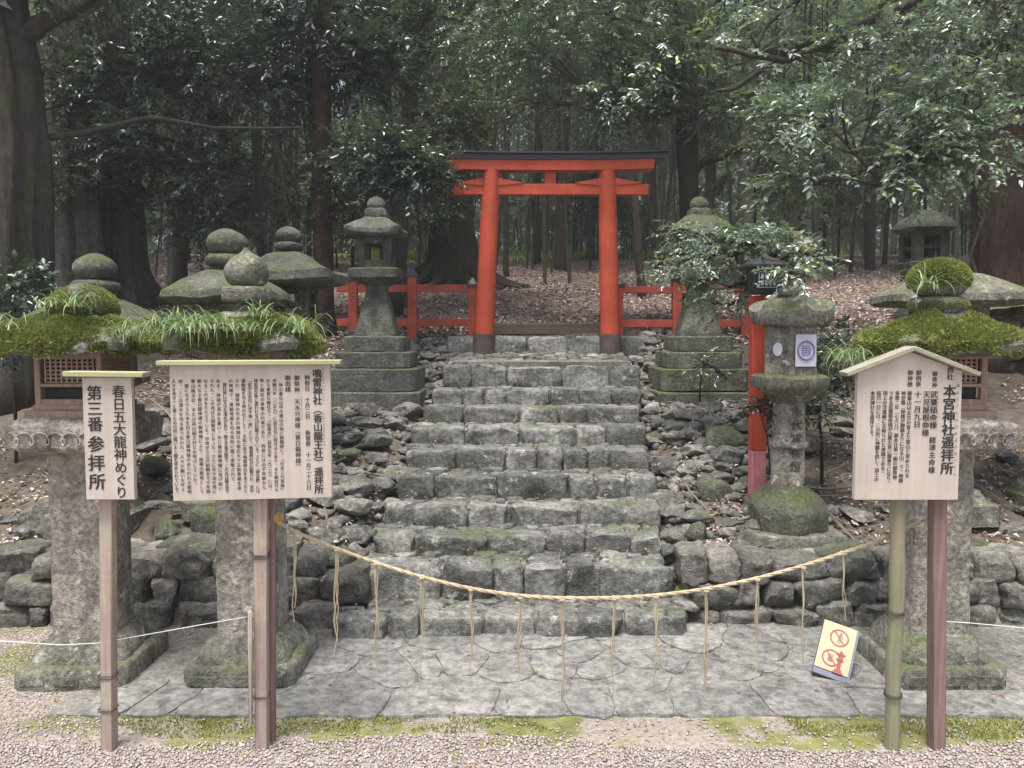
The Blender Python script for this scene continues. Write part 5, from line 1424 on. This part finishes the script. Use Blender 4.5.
# dark evergreen mass, left
d = 9.4
make_tree('evergreen_tree', 'dense dark evergreen with low boughs behind the left lanterns', [T(182, d + 1.5), P(180, 200, d + 1.5), P(186, 60, d + 1.4), P(190, -150, d + 1.3)], [.10, .09, .08, .05],
          [ell(95, 190, 8.9, .8, .7, .5, .7), ell(170, 150, 9.0, .9, .8, .5, 1), ell(250, 170, 8.8, .8, .7, .5, 1), ell(140, 70, 9, 1.1, .9, .6, 1.2), ell(240, 60, 8.8, 1.1, .9, .6, 1.3), ell(60, 110, 9.2, .8, .7, .6, .6), ell(190, -20, 8.8, 1.3, 1, .6, 1.2), ell(300, 20, 8.6, .9, .8, .6, .9), ell(210, 225, 9.4, .8, .6, .3, .6)],
          M['leaf_dark'], M['bark_dark'], 64, 260, .085, thresh=-.02)
d = 8.5
make_tree('red_barked_tree', 'slender tree with reddish peeling bark behind the flared-roof lantern', [T(325, d), P(322, 180, d), P(321, 60, d), P(321, -100, d), P(318, -400, d)], [.115, .105, .10, .09, .06],
          [ell(285, 90, 8.7, .5, .6, .35, .6), ell(365, 70, 8.6, .5, .5, .35, .6), ell(350, 215, 8.8, .3, .3, .12, .2), ell(380, 160, 7.8, .45, .5, .28, .6), ell(418, 178, 7.8, .28, .35, .28, .40), ell(330, -30, 8.2, 1.0, .9, .5, .9)],
          M['leaf_dark'], M['bark_red'], 65, 400, .08, flare=1.2)
d = 9.6
make_tree('forked_tree', 'dark straight trunk behind the tall tiered lantern on the left', [T(390, d), P(388, 180, d), P(384, 60, d), P(386, -80, d), P(390, -300, d)], [.12, .085, .08, .07, .05],
          [ell(420, 10, 10.0, .8, .6, .4, .6), ell(440, 115, 9.3, .45, .5, .3, .5), ell(360, -20, 9.3, .8, .8, .5, .6)], M['leaf_mid'], M['bark_dark'], 66, 360, .08,
          extra_limbs=[([P(385, 100, d), P(392, 70, d), P(412, 40, 9.5), P(430, 10, 9.4)], (.05, .03))])
make_tree('leaning_tree', 'leaning brown trunk right of the dark straight trunk, left of the gate', [T(398, 10.2), P(402, 170, 10.2), P(412, 90, 10.2), P(430, 20, 10.1), P(448, -80, 10)], [.13, .09, .085, .07, .05],
          [ell(460, 20, 10, .9, .8, .5, .8), ell(500, -30, 10, 1.0, .9, .5, .8)], M['leaf_mid'], M['bark_grey'], 67, 340, .085)
# root mound tree
d = 13.0
b = T(452, d)
tr = make_tree('big_root_tree', 'thick tree with pale spreading surface roots behind the gate, left side', [b, P(452, 200, d), P(450, 80, d), P(448, -100, d)], [.42, .30, .27, .22],
          [ell(435, 130, 12.2, 1.0, 1.0, .6, .8), ell(430, 40, 12, 1.3, 1.2, .6, .9), ell(425, 205, 12.2, .5, .5, .3, .4)], M['leaf_mid'], M['bark_moss'], 68, 300, .10, flare=1.7)
mb = MB(); rnd = random.Random(4)
for a in np.linspace(-2.9, -.2, 9):
    L_ = rnd.uniform(.7, 1.25); pts = []
    for k in range(7):
        u_ = k / 6; X = math.cos(a) * (.25 + L_ * u_) + math.sin(u_ * 5 + a) * .05; Yy = math.sin(a) * (.25 + L_ * u_)
        pts.append((X, Yy, Hs(b[0] + X, d + Yy) - b[2] + .34 * (1 - u_) ** 2 + .02))
    mb.tube(pts, [.15 * (1 - .75 * k / 6) for k in range(7)], 8)
mb.build('roots', M['bark_moss'], tr)
# tree right of the gate with limbs
d = 8.6
b = T(693, d)
make_tree('spreading_tree', 'spreading tree with crooked low limbs behind the right tiered lantern', [b, P(691, 220, d), P(686, 130, d), P(688, 60, d), P(683, 10, d), P(680, -80, d), P(690, -260, d)], [.14, .12, .11, .10, .10, .08, .05],
          [ell(560, 60, 8.6, .8, .8, .35, .8), ell(622, 95, 8.2, .55, .5, .22, .8), ell(600, 15, 8.4, .9, .8, .4, .9), ell(505, 25, 8.8, .7, .7, .35, .7), ell(655, 60, 8.0, .45, .4, .22, .5), ell(745, 105, 8.2, .5, .4, .18, .45), ell(535, 105, 8.8, .5, .5, .22, .4), ell(720, 30, 8.8, .6, .5, .25, .4), ell(780, 150, 8.1, .45, .4, .12, .35)],
          M['leaf_light'], M['bark_dark'], 69, 230, .080, flare=1.4,
          extra_limbs=[([P(688, 175, d), P(706, 160, 8.5), P(740, 149, 8.4), P(790, 140, 8.2), P(815, 137, 8.0)], (.055, .02)),
                       ([P(684, 10, d), P(670, -4, 8.5), P(657, 4, 8.4), P(650, 22, 8.3)], (.05, .012)),
                       ([P(686, 30, d), P(700, 30, 8.5), P(712, 5, 8.5), P(730, -20, 8.5)], (.05, .02)),
                       ([P(686, 100, d), P(660, 118, 8.5), P(640, 115, 8.4), P(610, 100, 8.3), P(590, 112, 8.2)], (.03, .012)),
                       ([P(688, 95, d), P(720, 90, 8.3), P(752, 80, 8.1), P(780, 78, 8.0)], (.025, .012))])
# right edge cedar
d = 7.6
make_tree('cedar_tree', 'broad reddish-brown fluted cedar trunk at the right photo edge', [T(1024, d), P(1022, 200, d), P(1020, 60, d), P(1018, -200, d), P(1018, -500, d)], [.46, .40, .37, .33, .2],
          [ell(1010, 10, 7.2, .6, .5, .4, .5)], M['leaf_light'], M['bark_cedar'], 70, 300, .08, flare=1.25, trunk_noise=.05)
mb = MB(); mb.tube([P(1010, 340, 7.0), P(985, 300, 6.95), P(970, 255, 7.0), P(984, 215, 6.98), P(975, 170, 7.0), P(990, 100, 7.0)], .014, 8)
tag(mb.build('climbing_vine', M['bark_grey']), 'thin bare vine winding up in front of the cedar trunk', 'vine')
# broadleaf hanging in from the upper right
d = 6.6
b = T(1150, d)
make_tree('overhanging_tree', 'pale-leaved tree reaching in from beyond the right photo edge', [b, P(1150, 100, d), P(1120, -60, d), P(1050, -160, 6.6)], [.16, .14, .11, .08],
          [ell(980, 140, 6.3, .6, .6, .28, 1.1), ell(895, 158, 6.3, .50, .5, .18, .9), ell(815, 185, 6.4, .40, .4, .12, .6), ell(900, 110, 6.4, .6, .6, .3, 1.0), ell(820, 120, 6.6, .6, .6, .25, .9), ell(980, 60, 6.4, .6, .6, .3, .9), ell(870, 50, 6.7, .7, .6, .3, .8), ell(760, 55, 7.0, .6, .6, .25, .6), ell(960, -10, 6.5, .8, .6, .3, .8), ell(800, 0, 7, .8, .7, .3, .6)],
          M['leaf_pale'], M['bark_dark'], 71, 150, .075, thresh=-.05,
          extra_limbs=[([P(1120, -60, d), P(960, -20, 6.6), P(862, 22, 6.7), P(790, 62, 6.9), P(715, 50, 7.1)], (.06, .02)),
                       ([P(862, 22, 6.7), P(800, 45, 6.9), P(740, 90, 7.0), P(715, 92, 7.1)], (.04, .012)),
                       ([P(1140, 60, d), P(1040, 110, 6.4), P(950, 150, 6.3), P(880, 185, 6.3)], (.04, .012))])
# bush in front of the right tiered lantern
d = 5.7
b = T(778, d)
make_tree('leafy_bush', 'pale green leafy bush covering the right tiered lantern and the black lamp', [b, P(772, 380, 5.6), P(755, 310, 5.5), P(735, 255, 5.5)], [.018, .016, .013, .008],
          [ell(700, 262, 5.6, .34, .26, .15, .9), ell(752, 240, 5.5, .28, .24, .09, .7), ell(722, 290, 5.5, .20, .2, .06, .25), ell(785, 250, 5.5, .24, .2, .08, .5), ell(812, 256, 4.7, .10, .10, .06, .15), ell(792, 272, 4.35, .12, .08, .05, .16), ell(735, 235, 5.5, .3, .2, .10, .4), ell(690, 235, 5.7, .25, .22, .10, .5), ell(728, 305, 5.6, .2, .15, .05, .2)],
          M['leaf_pale'], M['bark_dark'], 72, 105, .058, m=9, ls=.15, cat='bush', flare=1.1, trunk_noise=0, thresh=-.6)
make_tree('small_shrub', 'small green shrub growing from the mossy tiers right of the gate', [P(700, 387, 6.47), P(702, 372, 6.40), P(705, 362, 6.33)], [.008, .006, .004], [ell(706, 362, 6.3, .12, .1, .10, .22), ell(722, 376, 6.2, .1, .08, .06, .12)], M['leaf_light'], M['bark_dark'], 73, 90, .05, m=8, ls=.12, cat='shrub', flare=1, trunk_noise=0, thresh=-.9)
make_tree('small_shrub', 'small dark reddish shrub in front of the red post', [T(776, 4.85), P(768, 440, 4.8), P(760, 412, 4.74)], [.006, .005, .003], [ell(759, 407, 4.72, .075, .06, .05, .3)], M['leaf_red'], M['bark_dark'], 74, 90, .05, m=8, ls=.10, cat='shrub', flare=1, trunk_noise=0, thresh=-.9)
make_tree('small_shrub', 'dark shrub on the bank right of the round-shafted lantern', [T(825, 5.1), P(822, 440, 5.0), P(818, 410, 4.95)], [.012, .01, .006], [ell(812, 408, 4.9, .16, .12, .08, .5), ell(835, 370, 5.3, .18, .14, .12, .6), ell(838, 345, 5.5, .15, .14, .12, .5)], M['leaf_dark'], M['bark_dark'], 75, 110, .06, m=9, ls=.14, cat='shrub', flare=1, trunk_noise=0, thresh=-.9)
make_tree('small_shrub', 'dark shrub at the left photo edge above the bank', [T(12, 5.4), P(14, 330, 5.4), P(15, 300, 5.4)], [.012, .01, .006], [ell(15, 285, 5.4, .22, .16, .14, .7), ell(-5, 330, 5.2, .2, .16, .2, .5)], M['leaf_dark'], M['bark_dark'], 76, 110, .07, m=9, ls=.16, cat='shrub', flare=1, trunk_noise=0, thresh=-.9)

# middle-distance trunks that can be told apart
def slim(px, d, wpx, top, label, seed, bark='bark_dark', lean=0, leafm='leaf_mid', crown=True, name='slender_tree', group=None):
    x, y, z = T(px, d); r = wpx / F_PX * d / 2; h = 11
    pts = [(x, y, z), (x + lean * 1.2, y, z + 2.0), (x + lean * 2.0 + .1, y, z + 4.5), (x + lean * 3.5, y + .1, z + h * .8), (x + lean * 4, y, z + h)]
    cl = [((x + lean * 3, y, z + 6.6), (1.7, 1.7, 1.1), 1), ((x + lean * 3.5 + .6, y + .4, z + 8.6), (2.1, 2.1, 1.3), 1)] if crown else []
    return make_tree(name, label, pts, [r, r * .9, r * .8, r * .55, r * .3], cl, M[leafm], M[bark], seed, 260, .14, m=9, ls=.45, flare=1.3, sides=10, group=group)
slim(561, 17, 13, 0, 'tall dark trunk centred in the gate opening', 81)
slim(536, 20, 8, 0, 'thin dark trunk just left of the trunk centred in the gate', 82)
slim(641, 11, 8, 0, 'thin dark leaning trunk right of the gate pillar', 83, lean=-.12)
slim(743, 12, 17, 0, 'stout grey trunk between the spreading tree and the crooked dark tree', 84, 'bark_grey')
slim(797, 12.5, 13, 0, 'crooked dark trunk behind the wooden lamp roof', 85, lean=-.25)
slim(506, 15, 5, 0, 'thin sapling trunk inside the left half of the gate opening', 86)
slim(178, 12, 13, 0, 'grey trunk between the two left rear lantern jewels', 87, 'bark_grey')
slim(590, 22, 9, 0, 'thin grey trunk inside the right half of the gate opening', 88, 'bark_grey')
slim(905, 12, 11, 0, 'dark trunk behind the small far lantern on the right', 89)
slim(867, 15, 9, 0, 'thin dark trunk left of the small far lantern on the right', 90)
slim(262, 14, 8, 0, 'thin dark trunk above the onion-topped lantern', 91)

# far forest: copies of four prototypes
protoT = []
for k in range(4):
    x, y = -30 + 8 * k, 38; z = Hs(x, y); r = (.055, .085, .045, .065)[k]; lx_ = (.1, -.15, .2, 0)[k]
    pts = [(x, y, z), (x + lx_, y, z + 2.5), (x + lx_ * 2, y + .1, z + 5), (x + lx_ * 2.4, y, z + 12)]
    rr_ = random.Random(k)
    cl = []
    for q in range(6): cl.append(((x + rr_.uniform(-1.3, 1.3), y + rr_.uniform(-1.3, 1.3), z + rr_.uniform(3.2, 11)), (1.3, 1.3, .8), 1))
    protoT.append(make_tree('forest_tree', 'slim tree with grey-green foliage in the wood behind the gate', pts, [r, r * .9, r * .8, r * .3], cl, M['leaf_far'], M['bark_grey'] if k % 2 else M['bark_dark'], 200 + k, 130, .13, m=9, ls=.5, flare=1.25, sides=9, group='slim trees of the wood behind'))
rnd = random.Random(12); used = []
cnt = 0
while cnt < 110:
    d = 13 + 37 * rnd.random() ** .8; x = rnd.uniform(-.78, .78) * d
    if any(math.hypot(x - a, d - b) < 1.0 for a, b in used): continue
    if 21 < d < 33 and -1.0 < x < 5.0 and rnd.random() < .75: continue
    if d < 20 and 500 < 512 + x / d * F_PX < 640: continue
    used.append((x, d)); s_ = rnd.uniform(.75, 1.3)
    copy_thing(protoT[cnt % 4], (x, d, Hs(x, d)), rnd.uniform(0, 6.28), (s_ * rnd.uniform(.7, 1.1), s_ * rnd.uniform(.7, 1.1), s_)); cnt += 1
# far crowns whose sunlight is put into the yellow-green leaf colour
for (px, py, d, seed, lab) in ((435, 60, 19, 301, 'tree far behind with sunlight in its yellow-green leaf colour, above the left fence'), (705, 25, 18, 302, 'tree with sunlight in its lime leaf colour, far behind the spreading tree'), (600, 60, 30, 303, 'tree with sunlight in its pale lime colour, far off above the gate lintel'), (820, 60, 22, 304, 'tree with sunlight in its lime leaf colour, far behind the right lanterns')):
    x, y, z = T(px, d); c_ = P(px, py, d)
    make_tree('sun_tinted_tree', lab, [(x, y, z), (x + .1, y, z + 3), (x, y, c_.z), (x, y, c_.z + 3)], [.12, .11, .08, .04], [(tuple(c_), (1.5, 1.3, 1.0), 1), ((c_.x + .5, c_.y, c_.z + 2.2), (1.9, 1.6, 1.0), 1), ((c_.x - .9, c_.y, c_.z + 1.0), (1.2, 1.2, .8), .7)], M['leaf_suntint'], M['bark_grey'], seed, 200, .13, m=9, ls=.4, thresh=-.05)
while cnt < 150:
    d = rnd.uniform(24, 44); x = (rnd.uniform(440, 700) - 512) / F_PX * d
    if any(math.hypot(x - a, d - b) < .7 for a, b in used): continue
    used.append((x, d)); copy_thing(protoT[cnt % 4], (x, d, Hs(x, d)), rnd.uniform(0, 6.28), (.7, .7, rnd.uniform(1.1, 1.5))); cnt += 1
while cnt < 215:
    d = rnd.uniform(7, 40); x = rnd.choice([-1, 1]) * (d * .72 + rnd.uniform(1.5, 16))
    if any(math.hypot(x - a, d - b) < 1.2 for a, b in used): continue
    used.append((x, d)); s_ = rnd.uniform(.8, 1.2); copy_thing(protoT[cnt % 4], (x, d, Hs(x, d)), rnd.uniform(0, 6.28), s_); cnt += 1
# understory saplings
protoS = []
for k in range(3):
    x, y = -20 + 8 * k, 34; z = Hs(x, y); rr_ = random.Random(k + 9)
    cl = [((x + rr_.uniform(-.5, .5), y + rr_.uniform(-.5, .5), z + rr_.uniform(.7, 3.0)), (.75, .75, .4), 1) for q in range(5)]
    protoS.append(make_tree('understory_sapling', 'leafy evergreen sapling under the far trees', [(x, y, z), (x + .05, y, z + 1.5), (x - .05, y, z + 3.2)], [.03, .025, .012], cl, M['leaf_far'], M['bark_dark'], 220 + k, 70, .12, m=9, ls=.32, flare=1.1, sides=6, group='saplings under the far trees', cat='sapling', trunk_noise=0))
cnt = 0
while cnt < 85:
    d = 12 + 34 * rnd.random(); x = rnd.uniform(-.75, .75) * d; px = 512 + x / d * F_PX
    if 460 < px < 670 and (d < 19 or rnd.random() < .45): continue
    if d < 15 and 660 < px < 900 and rnd.random() < .7: continue
    s_ = rnd.uniform(.6, 1.5)
    copy_thing(protoS[cnt % 3], (x, d, Hs(x, d)), rnd.uniform(0, 6.28), s_); cnt += 1
# bare thin saplings
protoB = []
for k in range(3):
    x, y = -14 + 6 * k, 30; z = Hs(x, y)
    t = thing('bare_sapling', 'thin bare sapling stem in the wood behind the gate', 'sapling', (x, y, z), group='bare thin stems in the wood'); mb = MB(); rr_ = random.Random(k + 30)
    limb(mb, (0, 0, -.1), (rr_.uniform(-.4, .4), 0, 5.5), .028, .012, rr_, 9, .03, sides=6)
    for q in range(7):
        z_ = rr_.uniform(1, 5); a = rr_.uniform(0, 6.28); limb(mb, (0, 0, z_), (math.cos(a) * .7, math.sin(a) * .7, z_ + .5), .009, .003, rr_, 4, .1, sides=4)
    mb.build('stem', M['bark_dark'], t); protoB.append(t)
for k in range(140):
    d = 11 + 26 * rnd.random(); x = rnd.uniform(-.7, .7) * d
    copy_thing(protoB[k % 3], (x, d, Hs(x, d)), rnd.uniform(0, 6.28), rnd.uniform(.7, 1.4))
# overhead canopy above the photo (shades the wood, visible at the top edge)
# far wood closing the view
n = 52000
fx = rgn.uniform(-60, 60, n); fy = rgn.uniform(46, 64, n); fz = rgn.random(n) ** 1.9 * 17 + H(fx, fy)
k_ = fbm(np.stack([fx * .25, fy * .25, fz * .25], -1), 3, 5) > -.34 + np.clip(fz - 11, 0, 10) * .045
V, F = sprays(np.stack([fx, fy, fz], -1)[k_], rand_unit(rgn, k_.sum()), rgn, 7, 1.0, .42)
tag(np_obj('far_wood', V, F, M['leaf_far']), 'distant mass of woodland foliage closing the view behind all the trunks', 'woodland', kind='stuff')
# distant grass clearing, its sunlit brightness put into the blade colour
n = 14000
x_ = rgn.uniform(-5, 10, n); y_ = rgn.uniform(22, 36, n)
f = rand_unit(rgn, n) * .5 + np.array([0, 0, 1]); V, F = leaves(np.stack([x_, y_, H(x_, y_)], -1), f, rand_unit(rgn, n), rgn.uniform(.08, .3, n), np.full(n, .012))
tag(np_obj('clearing_grass', V, F, M['leaf_suntint']), 'yellow-green undergrowth with sunlight in its colour, in the clearing seen through the gate', 'undergrowth', kind='stuff')
